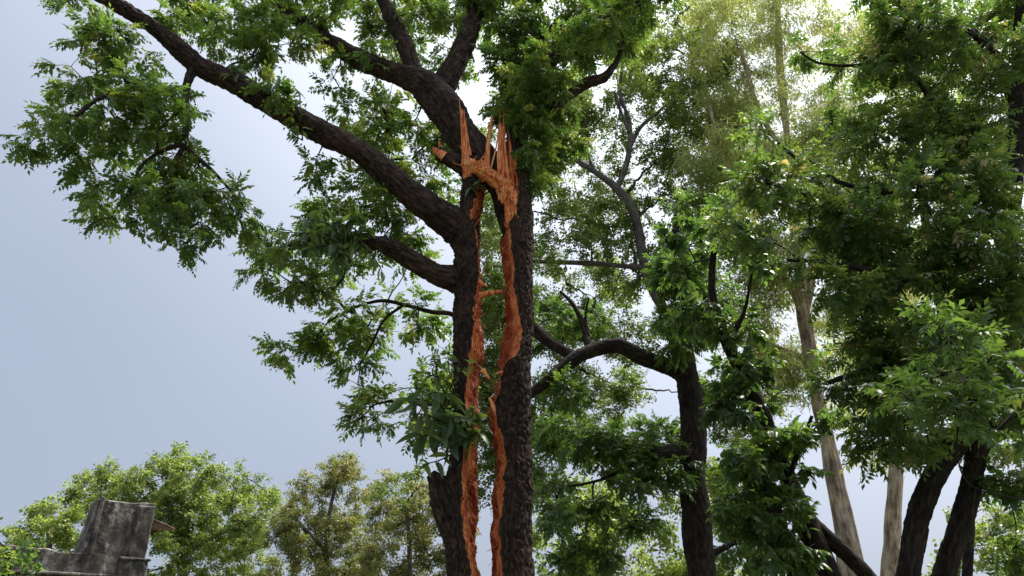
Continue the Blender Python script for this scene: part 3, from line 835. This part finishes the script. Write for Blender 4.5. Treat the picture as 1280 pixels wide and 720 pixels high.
T1.limb([(228, 180, 8.9, 6), (200, 190, 8.8, 5), (175, 210, 8.7, 4), (165, 240, 8.7, 3)])
T1.limb([(232, 185, 8.95, 5), (262, 210, 9.0, 4), (290, 240, 9.05, 3)])
# broken stubs
T1.limb([(600, 232, 9.95, 26), (585, 212, 9.9, 24), (566, 200, 9.85, 19), (547, 191, 9.8, 17)], name='broken_stub', skel=False)
px_sliver('torn_end', (556, 196), (541, 186), 15, 6, 9.76, 9.72, 15, T1.root, 0.13)
px_sliver('torn_end', (553, 192), (549, 178), 7, 2, 9.74, 9.74, 16, T1.root, 0.06)
T1.limb([(574, 705, 9.95, 22), (565, 650, 9.88, 34), (557, 620, 9.8, 40), (546, 602, 9.78, 26), (538, 592, 9.76, 12)], name='broken_stub', skel=False, lump=0.5)
T1.limb([(574, 665, 9.9, 18), (567, 622, 9.8, 32), (567, 602, 9.78, 24), (569, 588, 9.78, 10)], name='broken_stub', skel=False, lump=0.6)

# leaf clumps (place, radius)
T1.fill([(125, 35), (95, 68), (80, 105), (55, 155), (60, 190), (100, 225), (125, 270), (155, 280), (195, 275), (220, 300), (245, 305), (258, 275), (300, 278), (320, 280), (310, 262), (275, 248), (250, 212), (258, 175), (262, 140), (230, 100), (190, 70), (150, 40)], 8.2, 9.9, 31, 27, 0.62, 0.04)
for c in ((38, 178, 8.6, 16), (28, 190, 8.6, 12), (85, 3, 9, 18), (100, 12, 9, 14), (225, 240, 9, 30), (300, 275, 9.2, 24), (352, 128, 9.0, 14), (372, 148, 9.2, 12)):
    T1.clump(*c)
T1.fill([(200, -30), (190, 20), (250, 60), (330, 95), (345, 60), (420, 60), (440, 0), (440, -40)], 9.0, 11.0, 42, 31, 0.8, 0.06)
T1.fill([(450, -30), (620, -30), (625, 100), (600, 130), (560, 90), (520, 80), (470, 60)], 11.2, 13, 40, 28, 0.62, 0.12)
T1.fill([(470, 95), (520, 115), (560, 150), (590, 190), (570, 250), (500, 230), (440, 160)], 11.5, 13, 40, 26, 0.5, 0.15)
T1.fill([(400, 70), (430, 60), (450, 90), (440, 115), (400, 115), (375, 95)], 9.6, 11, 40, 24, 0.55)
T1.fill([(440, -40), (440, 40), (480, 60), (540, 60), (560, -40)], 10, 12, 40, 30, 0.75, 0.1)
T1.fill([(605, -40), (605, 60), (620, 105), (650, 140), (700, 130), (735, 70), (830, 30), (845, 0), (820, -40)], 9.9, 11.6, 40, 31, 1.1, 0.02)
T1.fill([(648, 110), (645, 170), (668, 235), (690, 230), (712, 180), (712, 120)], 10.2, 11.3, 32, 29, 1.2)
T1.fill([(460, 120), (560, 145), (580, 200), (545, 240), (480, 200)], 10.6, 12.5, 38, 27, 0.62, 0.05)
for c in ((395, 200, 9.7, 18), (392, 224, 9.7, 13), (425, 185, 9.8, 14), (430, 140, 10, 16)):
    T1.clump(*c)
T1.fill([(475, 205), (430, 240), (365, 275), (310, 330), (320, 362), (360, 370), (420, 360), (500, 350), (565, 330), (520, 270)], 9.9, 12, 40, 29, 0.85, 0.08)
T1.fill([(340, 420), (370, 390), (450, 370), (560, 365), (560, 410), (520, 420), (480, 450), (440, 460), (395, 450), (350, 440)], 10.4, 12, 34, 24, 0.65, 0.08)
T1.fill([(430, 470), (500, 470), (560, 440), (565, 540), (520, 570), (460, 560), (440, 520)], 10.6, 12, 40, 25, 0.75, 0.1)
for c in ((345, 112, 9.0, 18), (290, 80, 9.3, 16), (215, 20, 9.1, 20), (660, 100, 9.5, 26), (690, 70, 9.4, 26), (720, 40, 9.35, 26), (760, 20, 9.3, 26), (800, 8, 9.3, 24), (700, 105, 9.5, 22), (470, 70, 10.0, 14), (380, 28, 10.2, 20), (560, 20, 10.2, 18), (625, 75, 10.2, 20), (658, 150, 9.75, 24), (662, 185, 9.75, 24), (668, 215, 9.8, 20), (655, 125, 9.75, 20), (680, 165, 9.8, 24)):
    T1.clump(*c)
T1.grow(branch_k=0.010)

# broad-leaved shoots: each leaf a piece of its own
def make_blades(mat, n=5):
    out = []
    for k in range(n):
        V, T = blade(1.0, rs.uniform(0.27, 0.36), rs.uniform(0.15, 0.45), rs.uniform(0.15, 0.5), 7)
        V[:, 1] += 0.03 * np.sin(V[:, 0] * 4 + k)
        out.append([mesh_from('leaf', V, T, mat, attrs={'tint': np.full(len(V), q)}) for q in (0.22, 0.42, 0.62, 0.85)])
    return out
BL = make_blades(M['leaf_big'])
def shoot(tree, stems, per, Lr, light=(0.25, 0.4, 0.25, 0.1), droop=0.75, seed=1, spread=0.8):
    """stems: pixel paths (px, py, Y); leaves in whorls along each"""
    r_ = np.random.default_rng(seed)
    s = Soup(); spots = []
    for st in stems:
        P = [at(*p) for p in st]
        Q, q = catmull(P, np.linspace(0.013, 0.005, len(P)), 0.05)
        V, F, uv = tube(Q, q, 6); s.add(V, F, uv)
        for k in range(per):
            f = 1 - (k / per) ** 1.3 * 0.75
            i = min(len(Q) - 1, int(f * (len(Q) - 1)))
            d = Q[min(i + 1, len(Q) - 1)] - Q[max(i - 1, 0)]; d /= np.linalg.norm(d) + 1e-9
            x = d * 0.35 + r_.normal(0, spread, 3); x[2] -= droop * r_.uniform(0.3, 1.4)
            spots.append((Q[i], x))
    root = obj('leafy_shoot', s.mesh('leafy_shoot', tree.bark, tree.base), tree.root)
    for p, x in spots:
        me = BL[r_.integers(len(BL))][r_.choice(4, p=light)]
        leaf_object(me, p, x, np.array((0, 0, 1)) + r_.normal(0, 0.45, 3), r_.uniform(*Lr), root, tree.base)
    return root
shoot(T1, [((578, 545, 9.7), (560, 515, 9.55), (530, 500, 9.4), (505, 500, 9.3)), ((578, 540, 9.7), (565, 505, 9.5), (540, 488, 9.35)), ((578, 550, 9.7), (548, 525, 9.4), (525, 518, 9.3)),
           ((580, 550, 9.7), (570, 528, 9.45), (562, 520, 9.3)), ((582, 560, 9.7), (590, 535, 9.5), (596, 525, 9.4)), ((574, 560, 9.7), (548, 545, 9.4), (525, 545, 9.35))], 17, (0.20, 0.36), (0.30, 0.40, 0.22, 0.08), 1.0, 31)
shoot(T1, [((578, 560, 9.7), (550, 575, 9.5), (530, 580, 9.45)), ((585, 560, 9.6), (590, 545, 9.5), (597, 540, 9.4)), ((580, 540, 9.7), (590, 520, 9.5), (592, 508, 9.4))], 8, (0.16, 0.30), (0.0, 0.15, 0.4, 0.45), 0.6, 32)
shoot(T1, [((575, 520, 9.7), (550, 480, 9.6), (545, 455, 9.55), (540, 440, 9.5)), ((575, 510, 9.7), (565, 480, 9.55), (580, 460, 9.5), (597, 455, 9.4)), ((575, 515, 9.7), (540, 490, 9.7), (510, 485, 9.7), (485, 492, 9.7)),
           ((575, 515, 9.7), (555, 475, 9.6), (530, 470, 9.6)), ((575, 500, 9.7), (562, 465, 9.6), (560, 440, 9.5))], 12, (0.10, 0.20), (0.05, 0.25, 0.35, 0.35), 0.35, 33)
shoot(T1, [((470, 303, 9.4), (440, 285, 9.1), (415, 275, 8.9)), ((465, 303, 9.4), (430, 300, 9.1), (400, 290, 8.9)), ((455, 303, 9.4), (420, 305, 9.0), (390, 310, 8.9)), ((470, 303, 9.4), (455, 285, 9.2), (440, 272, 9.0)),
           ((450, 303, 9.4), (410, 280, 9.1), (385, 275, 9.0)), ((440, 303, 9.4), (425, 315, 9.1), (420, 325, 9.0)), ((430, 300, 9.4), (390, 305, 9.1), (370, 300, 9.0))], 22, (0.18, 0.32), (0.30, 0.40, 0.22, 0.08), 0.6, 34)
shoot(T1, [((445, 300, 9.42), (385, 292, 9.2), (350, 290, 9.1)), ((445, 300, 9.42), (465, 318, 9.2), (478, 340, 9.1))], 12, (0.14, 0.24), (0.05, 0.25, 0.4, 0.3), 0.7, 35)
for k, (x, y, Y) in enumerate(((375, 115, 9.1), (345, 100, 9.05), (378, 160, 9.2), (300, 85, 9.0), (600, 225, 9.7))):
    shoot(T1, [((x, y + 15, Y + 0.15), (x, y, Y - 0.1)), ((x, y + 15, Y + 0.15), (x - 14, y + 8, Y - 0.1))], 5, (0.12, 0.2), (0.3, 0.5, 0.2, 0.0), 0.9, 36 + k)
# ------------------------------------------------------------------ tree with the crooked arm, right of the split tree
T2 = Tree('crooked_tree', 'dark slender tree with one thick limb bent sideways toward the split trunk', 'tree', (at(880, 720, 14)[0], 14.0), 'bark2', 'leaf', 'pinnate_fine', lai=4.0, seed=41, each=120, bark_amp=0.016)
T2.trunk([(879, 722, 14, 36), (872, 660, 14, 36), (866, 600, 14, 34), (865, 560, 14, 34), (866, 520, 14, 31), (862, 480, 14, 29), (856, 455, 14, 26), (851, 420, 14, 21), (853, 380, 14, 18), (846, 320, 14.1, 14), (850, 260, 14.3, 9)])
T2.limb([(864, 490, 14, 22), (850, 466, 13.95, 22), (826, 455, 13.9, 20), (800, 446, 13.8, 19), (775, 433, 13.7, 18), (750, 436, 13.7, 17), (722, 446, 13.6, 17), (700, 462, 13.5, 15), (680, 480, 13.4, 13), (655, 500, 13.3, 11), (640, 530, 13.3, 7)])
T2.limb([(720, 446, 13.6, 12), (690, 430, 13.8, 13), (668, 412, 14, 14), (650, 400, 14.1, 10)])
T2.limb([(738, 442, 13.7, 10), (728, 405, 13.9, 8), (716, 380, 14, 5), (700, 364, 14.1, 2.5)], name='dead_branch', skel=False)
T2.limb([(735, 420, 13.8, 6), (732, 395, 13.9, 4), (736, 372, 13.9, 2.5)], name='dead_branch', skel=False)
T2.limb([(868, 565, 14, 20), (850, 563, 13.8, 21), (830, 566, 13.6, 19), (815, 568, 13.5, 16)], name='broken_stub', skel=False)
T2.limb([(872, 700, 14, 9), (895, 690, 14, 8), (920, 678, 14, 6), (945, 670, 14, 4)])
T2.limb([(820, 570, 13.6, 6), (790, 580, 13.6, 5), (750, 600, 13.6, 4), (700, 610, 13.6, 3)])
T2.limb([(853, 420, 14, 13), (880, 395, 13.7, 10), (910, 380, 13.4, 7)])
T2.fill([(800, 330), (850, 290), (905, 320), (915, 400), (900, 450), (850, 440), (810, 420), (790, 380)], 13.0, 14.6, 38, 28, 1.5)
T2.fill([(680, 360), (745, 390), (790, 400), (790, 430), (740, 425), (690, 420), (670, 400)], 13.2, 14.6, 34, 22, 1.2)
T2.fill([(670, 480), (740, 460), (820, 520), (840, 600), (800, 680), (740, 720), (668, 720)], 13.0, 16, 42, 32, 1.25, 0.18)
T2.fill([(890, 560), (930, 560), (950, 720), (900, 720)], 13.4, 15.5, 42, 26, 0.8, 0.2)
T2.grow(branch_k=0.010)

# ------------------------------------------------------------------ thin forked tree behind
T3 = Tree('forked_tree', 'thin grey forked tree with open sparse foliage behind the split trunk', 'tree', (at(878, 720, 22)[0], 22.0), 'bark3', 'leaf_light', 'small', lai=2.6, seed=51, solo_branches=True, twig_r=0.007)
T3.trunk([(878, 720, 22, 18), (869, 600, 22, 16), (866, 520, 22, 16), (852, 430, 22, 14), (818, 365, 22, 13), (805, 330, 22, 12), (795, 275, 22, 12), (775, 240, 22, 11), (745, 216, 22, 8), (718, 198, 22, 6), (690, 165, 22, 4)])
T3.limb([(770, 236, 22, 8), (780, 215, 22, 7), (787, 185, 22, 7), (786, 150, 22.2, 5), (775, 115, 22.4, 4), (780, 70, 22.6, 3)])
T3.limb([(787, 185, 22, 6), (800, 160, 22, 5), (825, 138, 21.9, 4), (850, 115, 21.8, 3)])
T3.limb([(786, 165, 22, 4), (776, 140, 22, 4), (768, 115, 22, 3)])
T3.limb([(745, 216, 22, 5), (728, 180, 22, 4), (735, 140, 22, 3)])
T3.limb([(806, 335, 22, 7), (750, 330, 22, 6), (700, 328, 22, 6), (652, 326, 22, 5)])
T3.fill([(680, 110), (780, 50), (860, 60), (890, 130), (850, 170), (800, 130), (750, 160), (740, 230), (690, 240), (670, 170)], 20.5, 24, 40, 26, 0.85, 0.15)
T3.fill([(700, 240), (760, 250), (800, 300), (900, 210), (910, 300), (860, 340), (800, 370), (740, 330), (670, 370), (665, 260)], 20.5, 24, 30, 24, 0.9, 0.08)
T3.fill([(660, 60), (900, 20), (930, 200), (900, 330), (860, 430), (800, 430), (760, 400), (790, 300), (680, 300), (660, 200)], 23, 26.5, 38, 30, 0.8, 0.2)
T3.fill([(820, 0), (900, -20), (940, 100), (900, 240), (840, 200)], 23, 26, 40, 28, 0.9, 0.1)
T3.fill([(540, 150), (670, 190), (668, 330), (600, 330), (540, 250)], 21, 24, 36, 26, 0.85, 0.1)
T3.grow(branch_k=0.014)

# ------------------------------------------------------------------ leafy tree filling the view behind the split trunk, low
T4 = Tree('leafy_tree', 'mid-green leafy tree standing behind the gap of the split trunk', 'tree', (at(640, 720, 26)[0], 26.0), 'bark3', 'leaf_light', 'small', lai=3.4, seed=61, solo_branches=False)
T4.trunk([(640, 720, 26, 16), (636, 600, 26, 13), (630, 500, 26, 10), (628, 400, 26, 7)])
T4.fill([(660, 400), (860, 420), (850, 560), (780, 620), (700, 620)], 24, 28, 46, 30, 0.9, 0.25)
T4.fill([(592, 230), (640, 240), (650, 560), (590, 620), (585, 400)], 23, 27, 30, 24, 1.0, 0.08)
T4.fill([(880, 440), (960, 450), (970, 600), (900, 620), (880, 560)], 25, 28, 27, 25, 0.9, 0.08)
T4.fill([(660, 320), (760, 330), (800, 400), (760, 430), (680, 420)], 25, 28, 40, 26, 0.7, 0.3)
T4.fill([(590, 340), (640, 330), (700, 420), (760, 480), (740, 560), (690, 600), (600, 640), (560, 560), (575, 440)], 24, 28, 40, 28, 1.15, 0.12)
T4.fill([(440, 560), (530, 520), (570, 560), (570, 640), (480, 660)], 24, 27, 42, 24, 0.6, 0.3)
T4.grow(branch_k=0.014)

T5 = Tree('yellow_green_tree', 'bright yellow-green low tree between the split trunk and the crooked tree', 'tree', (at(740, 740, 30)[0], 30.0), 'bark3', 'leaf_dome', 'far', lai=4.0, seed=71, solo_branches=False)
T5.trunk([(735, 735, 30, 9), (733, 680, 30, 7), (735, 640, 30, 5)])
T5.fill([(640, 640), (700, 620), (780, 600), (860, 590), (960, 600), (990, 680), (980, 760), (640, 760)], 28, 33, 44, 30, 1.1, 0.12)
T5.grow(branch_k=0.016)

# ------------------------------------------------------------------ gum trees with pale trunks
T6 = Tree('gum_tree', 'tall gum tree with pale peeling leaning trunk and drooping grey-green leaves', 'tree', (at(1085, 720, 22)[0], 22.0), 'gum', 'leaf_gum', 'gum', lai=3.1, seed=81, solo_branches=True, twig_r=0.006)
T6.trunk([(1066, 722, 22, 34), (1052, 640, 22, 24), (1036, 560, 22, 20), (1020, 490, 22, 17), (1010, 430, 22, 16), (1003, 380, 22, 16), (1000, 340, 22, 14), (990, 260, 22.2, 11), (985, 180, 22.5, 8), (975, 80, 23, 9), (970, -40, 23.5, 6)])
T6.limb([(1003, 400, 22, 14), (1012, 360, 22, 11), (1018, 320, 22, 9), (1040, 240, 22, 7), (1050, 150, 22.3, 5)])
T6.limb([(1002, 385, 22, 9), (970, 330, 22, 7), (930, 270, 22, 6), (900, 190, 22, 5), (885, 120, 22, 3)])
T6.limb([(1014, 450, 22, 8), (985, 440, 22, 6), (950, 425, 22, 4)])
T6.limb([(985, 200, 22.4, 8), (950, 140, 22.4, 6), (925, 60, 22.4, 4)])
T6.fill([(860, 160), (960, 200), (1100, 150), (1180, 250), (1150, 380), (1040, 330), (980, 300), (900, 330), (870, 260)], 21, 26, 40, 32, 0.9, 0.08)
T6.fill([(870, 100), (870, 20), (920, -40), (1080, -40), (1080, 140), (1040, 200), (960, 220), (900, 200)], 20.5, 24.5, 36, 30, 0.8, 0.04)
T6.fill([(900, 340), (990, 330), (1000, 420), (990, 500), (930, 480)], 21, 24.5, 32, 28, 0.9, 0.05)
T6.fill([(1020, 340), (1100, 350), (1090, 420), (1030, 430)], 21.5, 24, 40, 26, 0.9, 0.1)
T6.grow(per_twig=4, branch_k=0.012, sag=0.25)
T7 = Tree('gum_tree', 'pale straight gum tree trunk beside the dark leaning stems', 'tree', (at(1113, 720, 26)[0], 26.0), 'gum', 'leaf_gum', 'gum', lai=3.1, seed=82, solo_branches=True)
T7.trunk([(1113, 722, 26, 22), (1115, 660, 26, 20), (1119, 600, 26, 17), (1120, 520, 26, 14), (1116, 420, 26, 12), (1110, 340, 26, 8), (1112, 280, 26.5, 5), (1105, 200, 27, 3)])
T7.limb([(1119, 500, 26, 8), (1090, 440, 26, 6), (1065, 390, 26, 4)])
T7.fill([(1040, 380), (1140, 330), (1170, 380), (1100, 430)], 25, 28, 46, 26, 0.9)
T7.fill([(1060, 0), (1180, -30), (1180, 120), (1080, 150)], 25, 28, 50, 32, 0.9)
T7.fill([(1030, 400), (1110, 420), (1110, 570), (1060, 560)], 25, 28, 36, 26, 0.8, 0.1)
T7.grow(per_twig=4, branch_k=0.012, sag=0.25)

# ------------------------------------------------------------------ big shade tree on the right
T8 = Tree('shade_tree', 'big dark shade tree with two leaning black stems and dense overhanging leaves', 'tree', (at(1165, 720, 9)[0], 9.0), 'bark2', 'leaf_right', 'pinnate_near', lai=4.4, flush=0.03, seed=91, each=300, bark_amp=0.016)
T8.trunk([(1133, 722, 9, 27), (1141, 680, 9, 26), (1150, 640, 9, 26), (1163, 605, 9, 26), (1180, 575, 9, 27), (1200, 545, 8.95, 28), (1222, 500, 8.9, 26), (1243, 440, 8.8, 25), (1255, 360, 8.7, 24), (1262, 260, 8.6, 23), (1272, 160, 8.5, 25), (1280, 60, 8.4, 22), (1285, -60, 8.4, 18)])
T8.trunk([(1180, 722, 9.1, 27), (1193, 680, 9.1, 27), (1204, 640, 9.1, 26), (1215, 600, 9.1, 24), (1222, 560, 9.1, 27), (1235, 500, 9.1, 22), (1275, 420, 9, 16), (1320, 330, 9, 10)])
T8.limb([(1252, 380, 8.75, 18), (1215, 365, 8.6, 15), (1165, 358, 8.3, 12), (1110, 345, 8.0, 9), (1050, 330, 7.8, 7), (985, 325, 7.6, 4)])
T8.limb([(1264, 250, 8.6, 16), (1220, 245, 8.5, 13), (1160, 245, 8.4, 10), (1090, 238, 8.3, 7), (1020, 215, 8.2, 5), (950, 160, 8.1, 3)])
T8.limb([(1274, 140, 8.5, 15), (1240, 65, 8.4, 12), (1190, 25, 8.3, 9), (1140, 20, 8.3, 6), (1090, 75, 8.3, 4), (1030, 80, 8.3, 3), (1000, 65, 8.3, 2.5)])
T8.limb([(1225, 500, 8.9, 14), (1180, 470, 8.7, 11), (1120, 455, 8.6, 9), (1060, 470, 8.5, 6), (1030, 480, 8.5, 3)])
T8.limb([(1262, 300, 8.6, 10), (1210, 180, 8.3, 8), (1160, 120, 8.2, 6), (1110, 30, 8.1, 5), (1090, -20, 8.1, 3)])
T8.limb([(1245, 430, 8.8, 10), (1240, 430, 7.6, 8), (1225, 450, 6.6, 6), (1200, 480, 6.0, 4)])
T8.limb([(1280, 500, 6.4, 4), (1235, 545, 6.2, 3.2), (1205, 525, 6.1, 3), (1195, 505, 6.0, 2.5)], amp=0)
T8.limb([(1200, 520, 6.05, 2), (1196, 555, 6.0, 2.2), (1204, 595, 5.95, 2.4), (1230, 615, 5.9, 2.2), (1290, 625, 5.9, 2)], name='dead_branch', skel=False, amp=0)
T8.fill([(1020, 190), (1050, 90), (1090, 10), (1180, -30), (1300, -30), (1300, 120), (1180, 160), (1080, 200)], 7.6, 9.2, 48, 40, 0.8, 0.08)
T8.fill([(900, 260), (960, 220), (1080, 200), (1180, 160), (1300, 120), (1300, 300), (1180, 300), (1080, 290), (1000, 320), (920, 330)], 7.4, 9.0, 50, 40, 0.95, 0.08)
T8.fill([(980, 330), (1080, 300), (1180, 300), (1300, 300), (1300, 430), (1180, 440), (1120, 400), (1040, 370)], 7.4, 9.2, 48, 40, 1.25, 0.04)
T8.fill([(1048, 440), (1090, 420), (1180, 430), (1220, 480), (1190, 560), (1120, 588), (1072, 570), (1052, 520)], 8.0, 9.6, 33, 30, 0.95, 0.02)
T8.fill([(1225, 440), (1300, 420), (1300, 640), (1255, 640), (1235, 560)], 7.6, 9.4, 46, 36, 1.2, 0.08)
T8.fill([(1150, 430), (1230, 400), (1300, 430), (1300, 560), (1240, 570), (1170, 560), (1130, 500)], 5.8, 7.2, 66, 46, 0.5, 0.05)
T8.fill([(1220, 640), (1300, 620), (1300, 740), (1230, 740)], 9.2, 10.5, 46, 34, 0.9, 0.15)
T8.fill([(1065, 360), (1110, 350), (1180, 380), (1180, 470), (1090, 480), (1065, 430)], 8.2, 9.4, 44, 34, 0.8, 0.1)
T8.grow(branch_k=0.007)

# ------------------------------------------------------------------ leafy tree filling the view between the gum trunks and the shade tree
TA = Tree('leafy_tree', 'green small-leaved tree behind the big shade tree and the pale gum trunks', 'tree', (at(1208, 740, 17)[0], 17.0), 'bark2', 'leaf_light', 'small', lai=3.4, seed=95, solo_branches=True)
TA.trunk([(1208, 740, 17, 13), (1212, 660, 17, 12), (1210, 560, 17, 11), (1190, 460, 17, 10), (1170, 350, 17, 12), (1150, 230, 17, 9), (1140, 100, 17.2, 6)])
TA.limb([(1195, 480, 17, 9), (1130, 430, 16.8, 7), (1070, 400, 16.6, 4)])
TA.limb([(1165, 330, 17, 8), (1090, 260, 16.8, 6), (1010, 200, 16.6, 4)])
TA.limb([(1180, 400, 17, 8), (1230, 300, 17, 6), (1270, 200, 17, 4)])
TA.fill([(980, 230), (1050, 150), (1120, 40), (1300, 20), (1300, 420), (1200, 500), (1120, 520), (1070, 470), (1090, 390), (1040, 330), (960, 290)], 15.8, 18.5, 52, 36, 0.75, 0.2)
TA.fill([(1240, 560), (1300, 540), (1300, 690), (1240, 690)], 16, 18, 44, 28, 0.8, 0.15)
TA.grow(branch_k=0.011)

# ------------------------------------------------------------------ creeper-clad leaning tree
T9 = Tree('creeper_clad_tree', 'leaning dark tree wrapped in climbing light-green leaves before the pale gum trunk', 'tree', (at(1040, 740, 10.5)[0], 10.5), 'bark2', 'leaf_right', 'creeper', lai=4.2, seed=101, each=300)
T9.trunk([(1036, 722, 10.5, 31), (1020, 680, 10.5, 28), (1002, 640, 10.5, 24), (985, 600, 10.5, 21), (968, 560, 10.5, 19), (952, 520, 10.5, 22), (930, 470, 10.5, 18), (905, 420, 10.4, 14), (890, 360, 10.3, 10), (895, 290, 10.2, 6)])
T9.limb([(1105, 745, 10.6, 20), (1082, 716, 10.55, 19), (1060, 694, 10.5, 18), (1040, 676, 10.45, 17), (1015, 650, 10.5, 14)], name='limb', skel=False)
T9.limb([(985, 600, 10.4, 8), (1000, 560, 10.2, 6), (1015, 520, 10.1, 4)])
T9.limb([(1000, 640, 10.4, 7), (965, 640, 10.0, 5), (935, 650, 9.7, 4)])
T9.limb([(960, 540, 10.4, 7), (925, 520, 10.1, 5), (895, 500, 10, 3)])
T9.limb([(910, 430, 10.4, 8), (930, 390, 10.2, 5), (940, 340, 10.1, 3)])
T9.fill([(925, 560), (960, 540), (1006, 560), (1020, 620), (1026, 690), (990, 715), (950, 690), (925, 650)], 9.6, 10.5, 34, 26, 1.2, 0.04)
T9.fill([(900, 430), (955, 440), (992, 480), (1008, 540), (978, 560), (930, 540), (905, 500)], 9.8, 11.0, 38, 28, 1.1, 0.06)
T9.fill([(830, 260), (900, 240), (960, 320), (950, 400), (890, 420), (840, 370)], 9.8, 11.2, 42, 31, 0.95, 0.15)
for q in ((1000, 640, 10.1, 22), (1018, 680, 10.15, 22), (985, 610, 10.1, 22), (1000, 700, 10.1, 22), (965, 560, 10.1, 22), (945, 510, 10.1, 22), (925, 465, 10.1, 20)): T9.clump(*q)
T9.grow(branch_k=0.008)

# ------------------------------------------------------------------ trees in the distance, lower left
D1 = Tree('dome_tree', 'round-crowned bright green tree behind the ruined concrete pillar', 'tree', (at(235, 720, 48)[0], 48.0), 'bark3', 'leaf_dome', 'far', lai=3.7, seed=111, solo_branches=False, twig_r=0.012)
D1.trunk([(232, 735, 48, 12), (228, 710, 48, 11), (224, 690, 48, 9), (222, 660, 48, 6)])
D1.limb([(226, 700, 48, 7), (250, 680, 47, 5), (290, 660, 46, 3)]); D1.limb([(224, 690, 48, 6), (195, 670, 47, 4), (160, 640, 46, 3)]); D1.limb([(223, 680, 48, 6), (235, 640, 48, 4), (230, 600, 48, 3)])
D1.fill([(88, 605), (125, 590), (165, 578), (225, 574), (275, 585), (315, 598), (342, 625), (345, 660), (325, 700), (260, 690), (200, 690), (130, 690), (100, 640)], 44, 51, 16, 17, 0.85, 0.0)
D1.fill([(120, 690), (330, 690), (340, 740), (120, 740)], 45, 51, 20, 17, 0.8, 0.2)
D1.grow(branch_k=0.03)
D2 = Tree('small_green_tree', 'pale green tree peeking out left of the ruined concrete pillar', 'tree', (at(55, 720, 42)[0], 42.0), 'bark3', 'leaf_dome', 'far', lai=4.5, seed=112, solo_branches=False, twig_r=0.012)
D2.trunk([(60, 735, 42, 9), (62, 700, 42, 8), (60, 660, 42, 5)])
D2.fill([(15, 660), (40, 640), (52, 618), (75, 625), (95, 650), (110, 700), (20, 720)], 40, 44, 18, 16, 0.8, 0.02)
D2.grow(branch_k=0.03)
D3 = Tree('olive_tree', 'olive-brown tree with a pointed crown between the domed tree and split trunk', 'tree', (at(415, 720, 40)[0], 40.0), 'bark3', 'leaf_brown', 'small', lai=3.8, seed=113, solo_branches=False, twig_r=0.01)
D3.trunk([(408, 735, 40, 8), (408, 690, 40, 7), (412, 640, 40, 5), (425, 590, 40, 3)])
D3.limb([(408, 690, 40, 5), (380, 660, 40, 4), (362, 640, 40, 3)])
D3.fill([(335, 650), (362, 622), (385, 600), (405, 575), (430, 566), (447, 590), (452, 640), (465, 740), (330, 740)], 38, 42.5, 17, 16, 0.75, 0.06)
D3.grow(branch_k=0.02)
D4 = Tree('olive_tree', 'olive-green tree close behind the broken stub of the split trunk', 'tree', (at(510, 720, 36)[0], 36.0), 'bark3', 'leaf_brown', 'small', lai=3.8, seed=114, solo_branches=False, twig_r=0.01)
D4.trunk([(512, 735, 36, 8), (512, 690, 36, 6), (508, 630, 36, 4)])
D4.fill([(455, 650), (470, 610), (500, 590), (535, 588), (565, 600), (590, 640), (590, 740), (455, 740)], 34.5, 38, 19, 17, 0.8, 0.10)
D4.grow(branch_k=0.02)
D5 = Tree('bush', 'dark green leafy bush at the end of the concrete parapet', 'bush', (at(5, 720, 15)[0], 15.0), 'bark2', 'leaf', 'small', lai=4.5, seed=115, solo_branches=False)
D5.trunk([(5, 740, 15, 10), (8, 710, 15, 8), (10, 690, 15, 5)])
D5.fill([(-40, 655), (-5, 665), (5, 690), (12, 725), (10, 800), (-40, 800)], 14.3, 15.6, 26, 20, 1.2)
D5.grow(branch_k=0.012)
D6 = Tree('leafy_tree', 'green tree in the distance under the dark leaning stems', 'tree', (at(1190, 760, 34)[0], 34.0), 'bark3', 'leaf_light', 'far', lai=3.4, seed=116, solo_branches=False, twig_r=0.01)
D6.trunk([(1195, 770, 34, 10), (1195, 740, 34, 8), (1200, 690, 34, 5)])
D6.fill([(1195, 680), (1220, 610), (1290, 590), (1300, 780), (1150, 780), (1165, 730)], 32, 36, 40, 28, 1.0, 0.15)
D6.grow(branch_k=0.018)
for k, v in STATS.items(): print('STAT', k, v)
print('TRIS', sum(v[1] for v in STATS.values()), sum(len(m.polygons) * (2 if len(m.polygons[0].vertices) == 4 else 1) for m in bpy.data.meshes if len(m.polygons)))
